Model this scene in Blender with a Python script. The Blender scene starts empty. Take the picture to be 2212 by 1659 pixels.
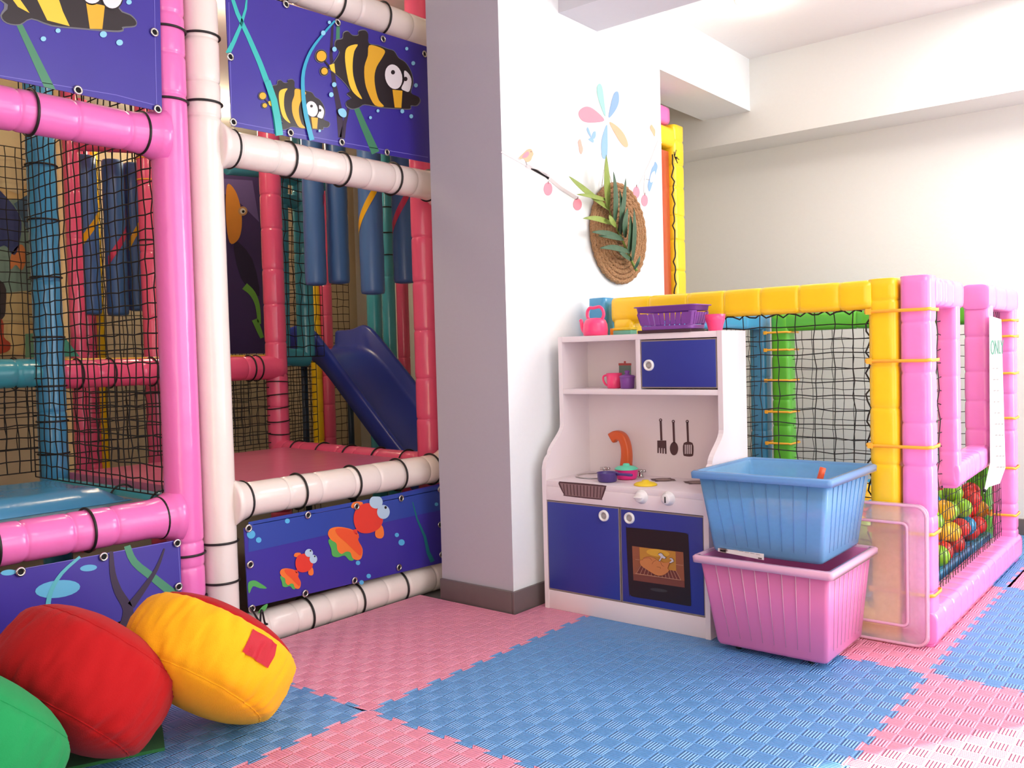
import bpy, bmesh, math, random
from mathutils import Vector, Matrix, noise
random.seed(7)
S = bpy.context.scene
COL = S.collection
PI = math.pi

# ------------------------------------------------------------------ camera
W, Hh = 2212.0, 1659.0
PP = (1106.0, 829.5)
_v1 = (2665.0 - PP[0], 725.0 - PP[1]); _v2 = (-1250.0 - PP[0], 829.0 - PP[1])
F = math.sqrt(-(_v1[0] * _v2[0] + _v1[1] * _v2[1]))
CAMH = 0.84
_ex = Vector((_v1[0], -_v1[1], -F)).normalized()
_ey = Vector((_v2[0], -_v2[1], -F)); _ey = (_ey - _ex * _ex.dot(_ey)).normalized()
_ez = _ex.cross(_ey)
ROT = Matrix((_ex, _ey, _ez))
CAM = Vector((0, 0, CAMH))
cd = bpy.data.cameras.new('camera'); cam = bpy.data.objects.new('camera', cd); COL.objects.link(cam)
cam.matrix_world = Matrix.Translation(CAM) @ ROT.to_4x4()
cd.sensor_fit = 'HORIZONTAL'; cd.sensor_width = 36.0; cd.lens = F / W * 36.0
cd.clip_start = 0.02; cd.clip_end = 100
S.camera = cam

# ------------------------------------------------------------------ light
S.view_settings.view_transform = 'Standard'; S.view_settings.look = 'None'
S.view_settings.gamma = 1.0; S.view_settings.use_curve_mapping = False
S.view_settings.exposure = 0.0
world = bpy.data.worlds.new('sky'); S.world = world; world.use_nodes = True
bg = world.node_tree.nodes['Background']
bg.inputs[0].default_value = (0.80, 0.90, 1.0, 1); bg.inputs[1].default_value = 1.2

def area(name, loc, target, sx, sy, power, color):
    l = bpy.data.lights.new(name, 'AREA'); l.shape = 'RECTANGLE'; l.size = sx; l.size_y = sy
    l.energy = power; l.color = color
    o = bpy.data.objects.new(name, l); COL.objects.link(o); o.location = loc
    o.rotation_euler = (Vector(target) - Vector(loc)).to_track_quat('-Z', 'Y').to_euler()
    return o
# daylight through the window wall on the right (facing +y) and the glazed opening at the far right (facing -x)
area('window_daylight', (2.2, -1.75, 1.25), (2.2, 3.0, 1.05), 3.4, 1.7, 36, (1.0, 0.985, 0.96))
area('glazed_door_daylight', (4.22, -1.55, 1.1), (0.0, 0.1, 0.6), 1.0, 2.0, 72, (1.0, 0.99, 0.97))
area('front_fill', (-1.1, 0.3, 1.5), (3.0, 2.0, 0.7), 1.6, 1.6, 11, (0.96, 0.97, 1.0))  # added frontal fill from behind the camera, no opening there
sl = bpy.data.lights.new('sun', 'SUN'); sl.energy = 26.0; sl.angle = 0.012; sl.color = (1.0, 0.96, 0.9)
sun = bpy.data.objects.new('sun', sl); COL.objects.link(sun)
_el = math.radians(29.5); _h = Vector((-0.835, 0.549, 0)).normalized()
sun.rotation_euler = Vector((_h.x * math.cos(_el), _h.y * math.cos(_el), -math.sin(_el))).to_track_quat('-Z', 'Y').to_euler()
def point(name, loc, power, color, r=0.06):
    l = bpy.data.lights.new(name, 'POINT'); l.energy = power; l.color = color; l.shadow_soft_size = r
    o = bpy.data.objects.new(name, l); COL.objects.link(o); o.location = loc; return o
area('overhead_fill', (1.5, -0.5, 2.22), (1.5, -0.5, 0), 1.2, 1.0, 22, (1.0, 0.97, 0.93))  # unseen overhead fill, added to brighten the floor
area('overhead_fill_right', (3.5, 0.3, 2.22), (3.5, 0.3, 0), 0.9, 0.9, 24, (1.0, 0.97, 0.93))  # second added overhead fill, further right, no fitting behind it
point('play_lamp', (1.9, 2.95, 2.12), 12.0, (1.0, 0.80, 0.55), 0.09)
point('play_lamp_far', (2.75, 4.3, 2.12), 18.0, (1.0, 0.80, 0.55), 0.09)
point('play_lamp_left', (0.6, 3.2, 2.12), 7.0, (1.0, 0.80, 0.55), 0.09)
point('downlight_glow', (3.42, 1.50, 2.16), 2.2, (1.0, 0.90, 0.78), 0.05)

# ------------------------------------------------------------------ pixel -> place on a known plane
def ray(px, py): return (ROT @ Vector((px - PP[0], -(py - PP[1]), -F)))
def onx(px, py, x): r = ray(px, py); return CAM + r * (x / r.x)
def ony(px, py, y): r = ray(px, py); return CAM + r * (y / r.y)
def onz(px, py, z): r = ray(px, py); return CAM + r * ((z - CAMH) / r.z)
def depth(p): return (ROT.transposed() @ (Vector(p) - CAM)).z * -1
def ond(px, py, d): return CAM + ray(px, py) * (d / F)

# ------------------------------------------------------------------ materials
def lin(c): return tuple((x / 12.92 if x <= 0.04045 else ((x + 0.055) / 1.055) ** 2.4) for x in c)
def rgb(r, g, b): return lin((r / 255, g / 255, b / 255)) + (1.0,)
MATS = {}
def mat(name, col, rough=0.5, bump=0.0, scale=40.0, var=0.06, spec=0.5, metal=0.0, coat=0.0, sheen=0.0, emit=None, detail=3.0):
    if name in MATS: return MATS[name]
    m = bpy.data.materials.new(name); m.use_nodes = True; nt = m.node_tree
    b = nt.nodes['Principled BSDF']; c = rgb(*col)
    tc = nt.nodes.new('ShaderNodeTexCoord')
    n = nt.nodes.new('ShaderNodeTexNoise'); n.inputs['Scale'].default_value = scale; n.inputs['Detail'].default_value = detail
    nt.links.new(tc.outputs['Object'], n.inputs['Vector'])
    mx = nt.nodes.new('ShaderNodeMix'); mx.data_type = 'RGBA'
    mx.inputs[6].default_value = tuple(max(0, x * (1 - var)) for x in c[:3]) + (1,)
    mx.inputs[7].default_value = tuple(min(1, x * (1 + var)) for x in c[:3]) + (1,)
    nt.links.new(n.outputs['Fac'], mx.inputs[0]); nt.links.new(mx.outputs[2], b.inputs['Base Color'])
    b.inputs['Roughness'].default_value = rough; b.inputs['Metallic'].default_value = metal
    b.inputs['Specular IOR Level'].default_value = spec
    if coat: b.inputs['Coat Weight'].default_value = coat; b.inputs['Coat Roughness'].default_value = 0.12
    if sheen: b.inputs['Sheen Weight'].default_value = sheen
    if emit: b.inputs['Emission Color'].default_value = tuple(emit[0]) + (1,); b.inputs['Emission Strength'].default_value = emit[1]
    if bump:
        bp = nt.nodes.new('ShaderNodeBump'); bp.inputs['Strength'].default_value = bump; bp.inputs['Distance'].default_value = 0.01
        nt.links.new(n.outputs['Fac'], bp.inputs['Height']); nt.links.new(bp.outputs['Normal'], b.inputs['Normal'])
    MATS[name] = m; return m
def vinyl(name, col, rough=0.22): return mat(name, col, rough, bump=0.25, scale=14, var=0.03, coat=0.25)
def plastic(name, col, rough=0.35): return mat(name, col, rough, bump=0.02, scale=90, var=0.02)
def printed(name, col): return mat(name, col, 0.32, bump=0.0, scale=30, var=0.03)

def clear_plastic(name, col, trans=0.4, rough=0.25, transl=0.5):
    if name in MATS: return MATS[name]
    m = bpy.data.materials.new(name); m.use_nodes = True; nt = m.node_tree; nt.nodes.clear()
    out = nt.nodes.new('ShaderNodeOutputMaterial'); c = rgb(*col)
    n = nt.nodes.new('ShaderNodeTexNoise'); n.inputs['Scale'].default_value = 25
    mp = nt.nodes.new('ShaderNodeMapRange'); mp.inputs[3].default_value = trans * 0.92; mp.inputs[4].default_value = min(1, trans * 1.08)
    nt.links.new(n.outputs['Fac'], mp.inputs[0])
    tr = nt.nodes.new('ShaderNodeBsdfTransparent'); tr.inputs[0].default_value = tuple(0.62 + 0.38 * x for x in c[:3]) + (1,)
    df = nt.nodes.new('ShaderNodeBsdfDiffuse'); df.inputs[0].default_value = c
    tl = nt.nodes.new('ShaderNodeBsdfTranslucent'); tl.inputs[0].default_value = c
    gl = nt.nodes.new('ShaderNodeBsdfGlossy'); gl.inputs['Roughness'].default_value = rough
    m1 = nt.nodes.new('ShaderNodeMixShader'); m1.inputs[0].default_value = transl
    nt.links.new(df.outputs[0], m1.inputs[1]); nt.links.new(tl.outputs[0], m1.inputs[2])
    m2 = nt.nodes.new('ShaderNodeMixShader'); nt.links.new(mp.outputs[0], m2.inputs[0])
    nt.links.new(m1.outputs[0], m2.inputs[1]); nt.links.new(tr.outputs[0], m2.inputs[2])
    fr = nt.nodes.new('ShaderNodeFresnel'); fr.inputs[0].default_value = 1.4
    m3 = nt.nodes.new('ShaderNodeMixShader'); nt.links.new(fr.outputs[0], m3.inputs[0])
    nt.links.new(m2.outputs[0], m3.inputs[1]); nt.links.new(gl.outputs[0], m3.inputs[2])
    nt.links.new(m3.outputs[0], out.inputs[0])
    MATS[name] = m; return m

def mat_foam(name, col):
    """EVA puzzle mat: basket weave of ridges, 24 cells to the metre"""
    m = bpy.data.materials.new(name); m.use_nodes = True; nt = m.node_tree; L = nt.links
    b = nt.nodes['Principled BSDF']; c = rgb(*col)
    tc = nt.nodes.new('ShaderNodeTexCoord'); sp = nt.nodes.new('ShaderNodeSeparateXYZ'); L.new(tc.outputs['Object'], sp.inputs[0])
    def mth(op, a, bb=None):
        n = nt.nodes.new('ShaderNodeMath'); n.operation = op
        for i, v in ((0, a), (1, bb)):
            if v is None: continue
            if isinstance(v, (int, float)): n.inputs[i].default_value = v
            else: L.new(v, n.inputs[i])
        return n.outputs[0]
    N = 24.0; K = 6.0
    X = mth('MULTIPLY', sp.outputs[0], N); Y = mth('MULTIPLY', sp.outputs[1], N)
    chk = mth('MODULO', mth('ABSOLUTE', mth('ADD', mth('FLOOR', X), mth('FLOOR', Y))), 2.0)
    def ridge(v):
        s = mth('SINE', mth('MULTIPLY', v, 2 * PI * K)); return mth('MULTIPLY', mth('ADD', s, 1.0), 0.5)
    rA = ridge(Y); rB = ridge(X)
    mixr = mth('ADD', mth('MULTIPLY', rA, chk), mth('MULTIPLY', rB, mth('SUBTRACT', 1.0, chk)))
    # groove at each cell border along x
    fy = mth('FRACT', Y); edge = mth('MINIMUM', fy, mth('SUBTRACT', 1.0, fy)); fx = mth('FRACT', X); edgx = mth('MINIMUM', fx, mth('SUBTRACT', 1.0, fx))
    g = mth('MINIMUM', mth('MULTIPLY', mth('MINIMUM', edge, edgx), 10.0), 1.0)
    hgt = mth('MULTIPLY', mth('ADD', mixr, mth('MULTIPLY', chk, 0.5)), g)
    bp = nt.nodes.new('ShaderNodeBump'); bp.inputs['Strength'].default_value = 1.0; bp.inputs['Distance'].default_value = 0.0032
    L.new(hgt, bp.inputs['Height']); L.new(bp.outputs['Normal'], b.inputs['Normal'])
    ns = nt.nodes.new('ShaderNodeTexNoise'); ns.inputs['Scale'].default_value = 3.0; L.new(tc.outputs['Object'], ns.inputs['Vector'])
    mx = nt.nodes.new('ShaderNodeMix'); mx.data_type = 'RGBA'
    mx.inputs[6].default_value = tuple(x * 0.95 for x in c[:3]) + (1,); mx.inputs[7].default_value = tuple(min(1, x * 1.05) for x in c[:3]) + (1,)
    L.new(ns.outputs['Fac'], mx.inputs[0]); L.new(mx.outputs[2], b.inputs['Base Color'])
    b.inputs['Roughness'].default_value = 0.43; b.inputs['Specular IOR Level'].default_value = 0.9
    return m

def mat_paint(name, col, rough=0.85): return mat(name, col, rough, bump=0.05, scale=60, var=0.015, spec=0.25)

# ------------------------------------------------------------------ mesh helpers (everything in world coordinates)
class MB:
    def __init__(s): s.v = []; s.f = []; s.m = []; s.sm = []
    def add(s, vs, fs, mi=0, smooth=True):
        o = len(s.v); s.v += [Vector(p) for p in vs]
        for f in fs: s.f.append([i + o for i in f]); s.m.append(mi); s.sm.append(smooth)
        return s
    def box(s, lo, hi, mi=0, bev=0.0):
        bm = bmesh.new(); bmesh.ops.create_cube(bm, size=1.0)
        c = [(lo[i] + hi[i]) / 2 for i in range(3)]; d = [abs(hi[i] - lo[i]) for i in range(3)]
        for v in bm.verts: v.co = Vector((c[0] + v.co.x * d[0], c[1] + v.co.y * d[1], c[2] + v.co.z * d[2]))
        if bev: bmesh.ops.bevel(bm, geom=bm.edges[:], offset=bev, segments=2, affect='EDGES', profile=0.5)
        bm.verts.index_update(); s.add([v.co.copy() for v in bm.verts], [[v.index for v in f.verts] for f in bm.faces], mi, bev > 0); bm.free(); return s
    def loft(s, rings, mi=0, caps=(True, True), closed=False, smooth=True):
        n = len(rings[0]); vs = [p for r in rings for p in r]; fs = []
        R = len(rings)
        for i in range(R if closed else R - 1):
            a = i * n; b = ((i + 1) % R) * n
            for j in range(n): fs.append([a + j, a + (j + 1) % n, b + (j + 1) % n, b + j])
        if not closed:
            if caps[0]: fs.append(list(range(n))[::-1])
            if caps[1]: fs.append([(R - 1) * n + j for j in range(n)])
        return s.add(vs, fs, mi, smooth)
    def tube(s, pts, r, n=8, mi=0, closed=False, smooth=True):
        pts = [Vector(p) for p in pts]; rings = []; N = len(pts); up = None
        for i, p in enumerate(pts):
            a = pts[(i - 1) % N] if (closed or i > 0) else p; b = pts[(i + 1) % N] if (closed or i < N - 1) else p
            t = (b - a); t = t.normalized() if t.length > 1e-9 else Vector((0, 0, 1))
            if up is None:
                up = Vector((0, 0, 1)) if abs(t.z) < 0.9 else Vector((1, 0, 0))
            e1 = (up - t * up.dot(t)); e1 = e1.normalized() if e1.length > 1e-6 else t.orthogonal().normalized(); e2 = t.cross(e1); up = e1
            rr = r[i] if isinstance(r, (list, tuple)) else r
            rings.append([p + (e1 * math.cos(2 * PI * k / n) + e2 * math.sin(2 * PI * k / n)) * rr for k in range(n)])
        return s.loft(rings, mi, closed=closed, smooth=smooth)
    def lathe(s, prof, c, n=24, mi=0, axis='z', caps=(True, True)):
        c = Vector(c); rings = []
        for r, z in prof:
            ring = []
            for k in range(n):
                a = 2 * PI * k / n; u, v = r * math.cos(a), r * math.sin(a)
                ring.append(c + (Vector((u, v, z)) if axis == 'z' else Vector((z, u, v)) if axis == 'x' else Vector((v, z, u))))
            rings.append(ring)
        return s.loft(rings, mi, caps)
    def prism(s, poly, off, mi=0, smooth=False):
        """polygon (world points) extruded by vector off"""
        off = Vector(off); n = len(poly); a = [Vector(p) for p in poly]; b = [p + off for p in a]
        fs = [list(range(n)), [n + i for i in range(n)][::-1]] + [[i, n + i, n + (i + 1) % n, (i + 1) % n] for i in range(n)]
        return s.add(a + b, fs, mi, smooth)
    def build(s, name, mats, parent=None, root=None, normals=True):
        """link as ONE object; root = world position of the thing's origin"""
        me = bpy.data.meshes.new(name); off = Vector(root) if root is not None else Vector((0, 0, 0))
        me.from_pydata([tuple(p - off) for p in s.v], [], s.f)
        if not isinstance(mats, (list, tuple)): mats = [mats]
        for m in mats: me.materials.append(m)
        me.polygons.foreach_set('material_index', s.m); me.polygons.foreach_set('use_smooth', s.sm)
        if normals:
            bm = bmesh.new(); bm.from_mesh(me); bmesh.ops.recalc_face_normals(bm, faces=bm.faces[:]); bm.to_mesh(me); bm.free()
        me.update()
        o = bpy.data.objects.new(name, me); COL.objects.link(o)
        if parent is not None: o.parent = parent
        else: o.location = off
        return o

def tag(o, label, cat, group=None, kind=None):
    o['label'] = label; o['category'] = cat
    if group: o['group'] = group
    if kind: o['kind'] = kind
    return o
def struct(o): o['kind'] = 'structure'; return o
class Thing:
    def __init__(s, name, label, cat, loc, group=None):
        s.o = bpy.data.objects.new(name, None); COL.objects.link(s.o); s.o.location = loc; s.o.empty_display_size = 0.05
        s.loc = Vector(loc); tag(s.o, label, cat, group)
    def part(s, name, mb, mats, parent=None, label=None, normals=True):
        o = mb.build(name, mats, parent or s.o, s.loc, normals)
        if label: o['label'] = label
        return o
def solo(name, mb, mats, label, cat, loc, group=None, kind=None, normals=True):
    o = mb.build(name, mats, None, loc, normals); return tag(o, label, cat, group, kind)

def smooth_pts(pts, sub=5, closed=True):
    out = []; n = len(pts)
    for i in range(n if closed else n - 1):
        p0 = pts[(i - 1) % n] if closed or i > 0 else pts[i]; p1 = pts[i]; p2 = pts[(i + 1) % n]; p3 = pts[(i + 2) % n] if closed or i < n - 2 else pts[i + 1]
        for k in range(sub):
            t = k / sub; out.append(tuple(0.5 * (2 * p1[j] + (p2[j] - p0[j]) * t + (2 * p0[j] - 5 * p1[j] + 4 * p2[j] - p3[j]) * t * t + (3 * p1[j] - p0[j] - 3 * p2[j] + p3[j]) * t ** 3) for j in range(len(p1))))
    if not closed: out.append(tuple(pts[-1]))
    return out
def ell(cx, cy, rx, ry, rot=0, n=20):
    c, s_ = math.cos(rot), math.sin(rot)
    return [(cx + rx * math.cos(2 * PI * k / n) * c - ry * math.sin(2 * PI * k / n) * s_, cy + rx * math.cos(2 * PI * k / n) * s_ + ry * math.sin(2 * PI * k / n) * c) for k in range(n)]
def ribbon(path, w0, w1=None):
    """outline of a stroke along a 2-D path"""
    w1 = w0 if w1 is None else w1; L = []; R = []; n = len(path)
    for i, p in enumerate(path):
        a = path[max(0, i - 1)]; b = path[min(n - 1, i + 1)]; dx, dy = b[0] - a[0], b[1] - a[1]; d = math.hypot(dx, dy) or 1
        w = (w0 + (w1 - w0) * i / (n - 1)) / 2; L.append((p[0] - dy / d * w, p[1] + dx / d * w)); R.append((p[0] + dy / d * w, p[1] - dx / d * w))
    return L + R[::-1]

def hermit(a): return a

def ptube(mb, p0, p1, r, seams=(), flare=(0, 0), sq=2.0, n=28, mi=0, seed=0, step=0.022, capr=0.6, wr=0.010):
    """padded vinyl pole: wrinkled sleeve with stitched seams that pinch in, ends that flare into the joints"""
    p0 = Vector(p0); p1 = Vector(p1); ax = p1 - p0; Ln = ax.length; t = ax.normalized()
    up = Vector((0, 0, 1)) if abs(t.z) < 0.9 else Vector((1, 0, 0)); e1 = (up - t * up.dot(t)).normalized(); e2 = t.cross(e1)
    st = set([0.0, Ln]); k = int(Ln / step)
    for i in range(1, k): st.add(i * Ln / k)
    for sm in seams:
        for d in (-0.008, -0.003, 0, 0.003, 0.008):
            q = sm + d
            if 0 < q < Ln: st.add(q)
    st = sorted(st); pos = [st[0]]
    for q in st[1:]:
        if q - pos[-1] > 0.0012: pos.append(q)
    rings = []
    for q in pos:
        dip = 0.0
        for sm in seams:
            d = abs(q - sm)
            if d < 0.012: dip = max(dip, (1 - d / 0.012) ** 2)
        fl = 0
        if flare[0] and q < 0.09: fl += flare[0] * (1 - q / 0.09) ** 2
        if flare[1] and Ln - q < 0.09: fl += flare[1] * (1 - (Ln - q) / 0.09) ** 2
        c = p0 + t * q; ring = []
        for j in range(n):
            a = 2 * PI * j / n; ca, sa = math.cos(a), math.sin(a)
            rr = r if sq == 2 else r * (abs(ca) ** sq + abs(sa) ** sq) ** (-1 / sq)
            nz = noise.noise(Vector((ca * 1.6 + seed * 7.3, sa * 1.6, q * 14 + seed))) * wr + noise.noise(Vector((ca * 4 + seed, sa * 4, q * 38))) * wr * 0.45
            rr *= (1 + nz + fl - 0.075 * dip)
            ring.append(c + (e1 * ca + e2 * sa) * rr)
        rings.append(ring)
    for sgn, base in ((-1, rings[0]), (1, rings[-1])):
        c = sum(base, Vector()) / n
        extra = [[c + (p - c) * f + t * sgn * r * g for p in base] for f, g in ((0.93, 0.10 * capr), (0.72, 0.22 * capr), (0.3, 0.30 * capr))]
        rings = (extra[::-1] + rings) if sgn < 0 else (rings + extra)
    mb.loft(rings, mi); return mb
def spaced(L, gap, seed=0, jit=0.15):
    rnd = random.Random(seed); out = []; q = gap * (0.5 + rnd.random() * 0.4)
    while q < L - 0.05: out.append(q); q += gap * (1 + rnd.uniform(-jit, jit))
    return out
def loop(c, ax, R, wr=0.0035, sq=2.0, n=40, ex=(0, 0, 0)):
    """strap around a pole (cable tie)"""
    c = Vector(c); t = Vector(ax).normalized(); up = Vector((0, 0, 1)) if abs(t.z) < 0.9 else Vector((1, 0, 0)); e1 = (up - t * up.dot(t)).normalized(); e2 = t.cross(e1)
    pts = []
    for j in range(n):
        a = 2 * PI * j / n; ca, sa = math.cos(a), math.sin(a); rr = R if sq == 2 else R * (abs(ca) ** sq + abs(sa) ** sq) ** (-1 / sq)
        pts.append(c + (e1 * ca + e2 * sa) * rr)
    return MB().tube(pts, wr, 6, closed=True)

def net(mb, o, u, v, nu, nv, r=0.0022, jit=0.004, sag=0.0, seed=0, seg=1, nrm=None):
    """square mesh net: o origin, u and v full edge vectors, nu x nv cells"""
    o = Vector(o); u = Vector(u); v = Vector(v); w = u.cross(v).normalized(); rnd = random.Random(seed)
    P = {}
    for i in range(nu + 1):
        for j in range(nv + 1):
            e = 0.0 if i in (0, nu) or j in (0, nv) else 1.0
            s1, s2 = i / nu, j / nv
            P[i, j] = o + u * s1 + v * s2 + (u.normalized() * rnd.uniform(-jit, jit) + v.normalized() * rnd.uniform(-jit, jit)) * e + w * (sag * math.sin(PI * s1) * math.sin(PI * s2) + rnd.uniform(-jit, jit) * e)
    for i in range(nu + 1): mb.tube([P[i, j] for j in range(nv + 1)], r, 4, smooth=False)
    for j in range(nv + 1): mb.tube([P[i, j] for i in range(nu + 1)], r, 4, smooth=False)
    return mb

class Art:
    """flat print: stacked thin polygons in one mesh; the printed plane is y = val or x = val"""
    def __init__(s, plane, val, sgn=-1): s.mb = MB(); s.p = plane; s.val = val; s.sgn = sgn; s.mats = []; s.layer = 0
    def mi(s, m):
        if m not in s.mats: s.mats.append(m)
        return s.mats.index(m)
    def pt(s, q, lay):
        P = ony(q[0], q[1], s.val) if s.p == 'y' else onx(q[0], q[1], s.val)
        P = P.copy(); d = s.sgn * 0.0005 * lay
        if s.p == 'y': P.y += d
        else: P.x += d
        return P
    def poly(s, pts, m, lay, smooth=0):
        if smooth: pts = smooth_pts(pts, smooth)
        s.mb.add([s.pt(q, lay) for q in pts], [list(range(len(pts)))], s.mi(m), False); return s

# ------------------------------------------------------------------ palette
WALL_W = mat_paint('wall_white_paint', (238, 240, 240)); WALL_G = mat_paint('wall_grey_paint', (228, 227, 223))
WALL_T = mat_paint('wall_tan_paint', (208, 192, 162)); CEIL = mat_paint('ceiling_paint', (238, 234, 232)); SKIRT = mat('skirting_tile', (104, 92, 92), 0.4, bump=0.05, scale=30)
SUBFLOOR = mat('screed', (120, 116, 112), 0.8, bump=0.1)
PINK = vinyl('pink_vinyl', (240, 118, 190)); WHITE = vinyl('white_vinyl', (238, 226, 218)); YELLOW = vinyl('yellow_vinyl', (252, 208, 28), 0.3)
ROSE = vinyl('rose_vinyl', (234, 92, 132)); TURQ = vinyl('turquoise_vinyl', (72, 166, 184)); SKYB = vinyl('sky_blue_vinyl', (70, 150, 196)); GREENV = vinyl('green_vinyl', (92, 186, 52))
GATE = vinyl('light_pink_vinyl', (244, 138, 208), 0.2)
CORD = mat('black_cord', (22, 18, 18), 0.45, bump=0.05, scale=200); NETM = mat('black_netting', (26, 24, 24), 0.8, bump=0.05, scale=300)
TIEO = plastic('orange_zip_tie', (255, 186, 60)); METAL = mat('nickel', (200, 198, 192), 0.25, metal=1.0, var=0.03); HOLE = mat('dark_hole', (14, 12, 16), 0.9)
NAVY = mat('navy_banner_vinyl', (58, 46, 150), 0.34, bump=0.10, scale=7, var=0.08, coat=0.1)

# ------------------------------------------------------------------ the room
def sbox(name, lo, hi, m): return struct(MB().box(lo, hi).build(name, m))
sbox('floor', (-1.6, -2.0, -0.10), (4.46, 5.2, -0.022), SUBFLOOR)
sbox('ceiling', (-1.6, -2.0, 2.24), (4.46, 5.2, 2.34), CEIL)
wp = sbox('wall_pillar', (2.215, 1.82, -0.022), (3.245, 2.14, 2.24), WALL_W); wp.data.materials.append(mat_paint('pillar_left_grey', (182, 180, 190)))
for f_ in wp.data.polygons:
    if f_.normal.x < -0.5: f_.material_index = 1  # left face gets a darker grey than the rest of the pillar
sbox('wall_niche', (3.245, 2.42, -0.022), (4.36, 2.48, 2.24), WALL_T); sbox('wall_niche_return', (3.2, 2.14, -0.022), (3.245, 2.48, 2.24), WALL_T)
sbox('wall_back', (4.36, -1.09, -0.022), (4.46, 5.2, 2.24), WALL_G)
sbox('wall_back_right', (4.12, -2.0, -0.022), (4.46, -1.9, 2.24), WALL_G)
sbox('wall_back_lintel', (4.30, -1.9, 2.14), (4.46, -1.09, 2.24), WALL_G)
sbox('wall_far', (-1.6, 5.0, -0.022), (4.36, 5.1, 2.24), WALL_T)
sbox('wall_left', (-1.6, -2.0, -0.022), (-1.5, 5.0, 2.24), WALL_T)
# window wall at the right of the room: sill, lintel, piers, with glazing open to the daylight
sbox('wall_right_sill', (-1.5, -2.0, -0.022), (4.12, -1.86, 0.34), WALL_G)
sbox('wall_right_lintel', (-1.5, -2.0, 2.12), (4.12, -1.86, 2.24), WALL_G)
sbox('trim_1', (3.245, 1.82, 1.99), (4.12, 2.07, 2.24), WALL_W)          # beam running on from the pillar
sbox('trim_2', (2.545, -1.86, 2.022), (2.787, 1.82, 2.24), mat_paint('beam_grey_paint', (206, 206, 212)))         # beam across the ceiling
sbox('trim_3', (4.12, -1.09, 1.852), (4.36, 2.42, 2.24), WALL_G)         # ledge along the back wall
b = MB().box((2.203, 1.808, -0.022), (3.257, 1.82, 0.07), bev=0.002).box((2.203, 1.82, -0.022), (2.215, 2.14, 0.07), bev=0.002)
struct(b.build('baseboard_pillar', SKIRT))
struct(MB().box((4.345, -0.93, -0.022), (4.36, 2.42, 0.07), bev=0.002).build('baseboard_back', SKIRT))

# recessed downlight
d = Thing('ceiling_downlight', 'round lit downlight recessed in the white ceiling at top right', 'ceiling light', (3.42, 1.50, 2.24))
d.part('trim_ring', MB().lathe([(0.045, 0), (0.062, 0), (0.064, -0.006), (0.045, -0.008)], (3.42, 1.50, 2.239), 32, caps=(False, False)), plastic('lamp_trim_white', (245, 244, 240)))
d.part('lens', MB().lathe([(0.0005, -0.004), (0.045, -0.004), (0.045, -0.001)], (3.42, 1.50, 2.239), 32, caps=(True, False)), mat('lit_lens', (255, 244, 225), emit=((1.0, 0.93, 0.82), 14)))

# ------------------------------------------------------------------ puzzle mats
TX, TY, NT = 1.393, 1.604, 12
def seam_line(k, vert):
    """teeth along a grid line from s=0 to s=1 as (s, offset)"""
    p = 1.0 / NT; w = 0.006; dd = 0.0085; out = [(0, 0)]
    for i in range(NT):
        s0 = i * p
        q = [(s0 + 0.010, -dd), (s0 + p / 2 + w, -dd), (s0 + p / 2 - w, dd), (s0 + p + w - 0.006, dd)] if i == 0 else \
            [(s0 - w, -dd), (s0 + p / 2 + w, -dd), (s0 + p / 2 - w, dd), (s0 + p + w, dd)]
        if i == NT - 1: q[-1] = (1 - 0.010, dd)
        out += q
    return out + [(1, 0)]
TEETH = seam_line(0, 0)
BLUE = mat_foam('blue_foam', (92, 156, 218)); PKF = mat_foam('pink_foam', (244, 152, 180))
def mat_outline(i, j, xr=None):
    x0, y0 = TX + i, TY + j; P = []
    if xr:      # straight edge where the mat meets the wall
        A_ = [(x0 + s, y0 + o) for s, o in TEETH if s < xr - 0.004]; B_ = [(x0 + s, y0 + 1 + o) for s, o in TEETH if s < xr - 0.004][::-1]
        return A_ + [(x0 + xr, A_[-1][1]), (x0 + xr, B_[0][1])] + B_[:-1] + [(x0 + o, y0 + s) for s, o in TEETH[::-1][:-1]]
    P += [(x0 + s, y0 + o) for s, o in TEETH[:-1]]
    P += [(x0 + 1 + o, y0 + s) for s, o in TEETH[:-1]]
    P += [(x0 + s, y0 + 1 + o) for s, o in TEETH[::-1][:-1]]
    P += [(x0 + o, y0 + s) for s, o in TEETH[::-1][:-1]]
    return P
def inset(P, d):
    n = len(P); out = []
    for i in range(n):
        a, b_, c = P[i - 1], P[i], P[(i + 1) % n]
        n1 = (-(b_[1] - a[1]), b_[0] - a[0]); n2 = (-(c[1] - b_[1]), c[0] - b_[0])
        l1 = math.hypot(*n1) or 1; l2 = math.hypot(*n2) or 1; nx = n1[0] / l1 + n2[0] / l2; ny = n1[1] / l1 + n2[1] / l2; l = math.hypot(nx, ny) or 1
        out.append((b_[0] + nx / l * d, b_[1] + ny / l * d))
    return out
def foam_tile(i, j, P, label):
    blue = (i + j) % 2 != 0; m = BLUE if blue else PKF
    P0 = inset(P, 0.0005); P1 = inset(P, 0.0016); mb = MB(); n = len(P)
    vs = [(x, y, -0.02) for x, y in P0] + [(x, y, -0.0012) for x, y in P0] + [(x, y, 0.0) for x, y in P1]
    fs = [list(range(n))[::-1]] + [[a, (a + 1) % n, n + (a + 1) % n, n + a] for a in range(n)] + [[n + a, n + (a + 1) % n, 2 * n + (a + 1) % n, 2 * n + a] for a in range(n)] + [[2 * n + a for a in range(n)]]
    mb.add(vs, fs, 0, False)
    return solo('foam_floor_mat', mb, m, label, 'floor mat', (TX + i, TY + j, -0.02), 'interlocking foam floor mats')
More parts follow.
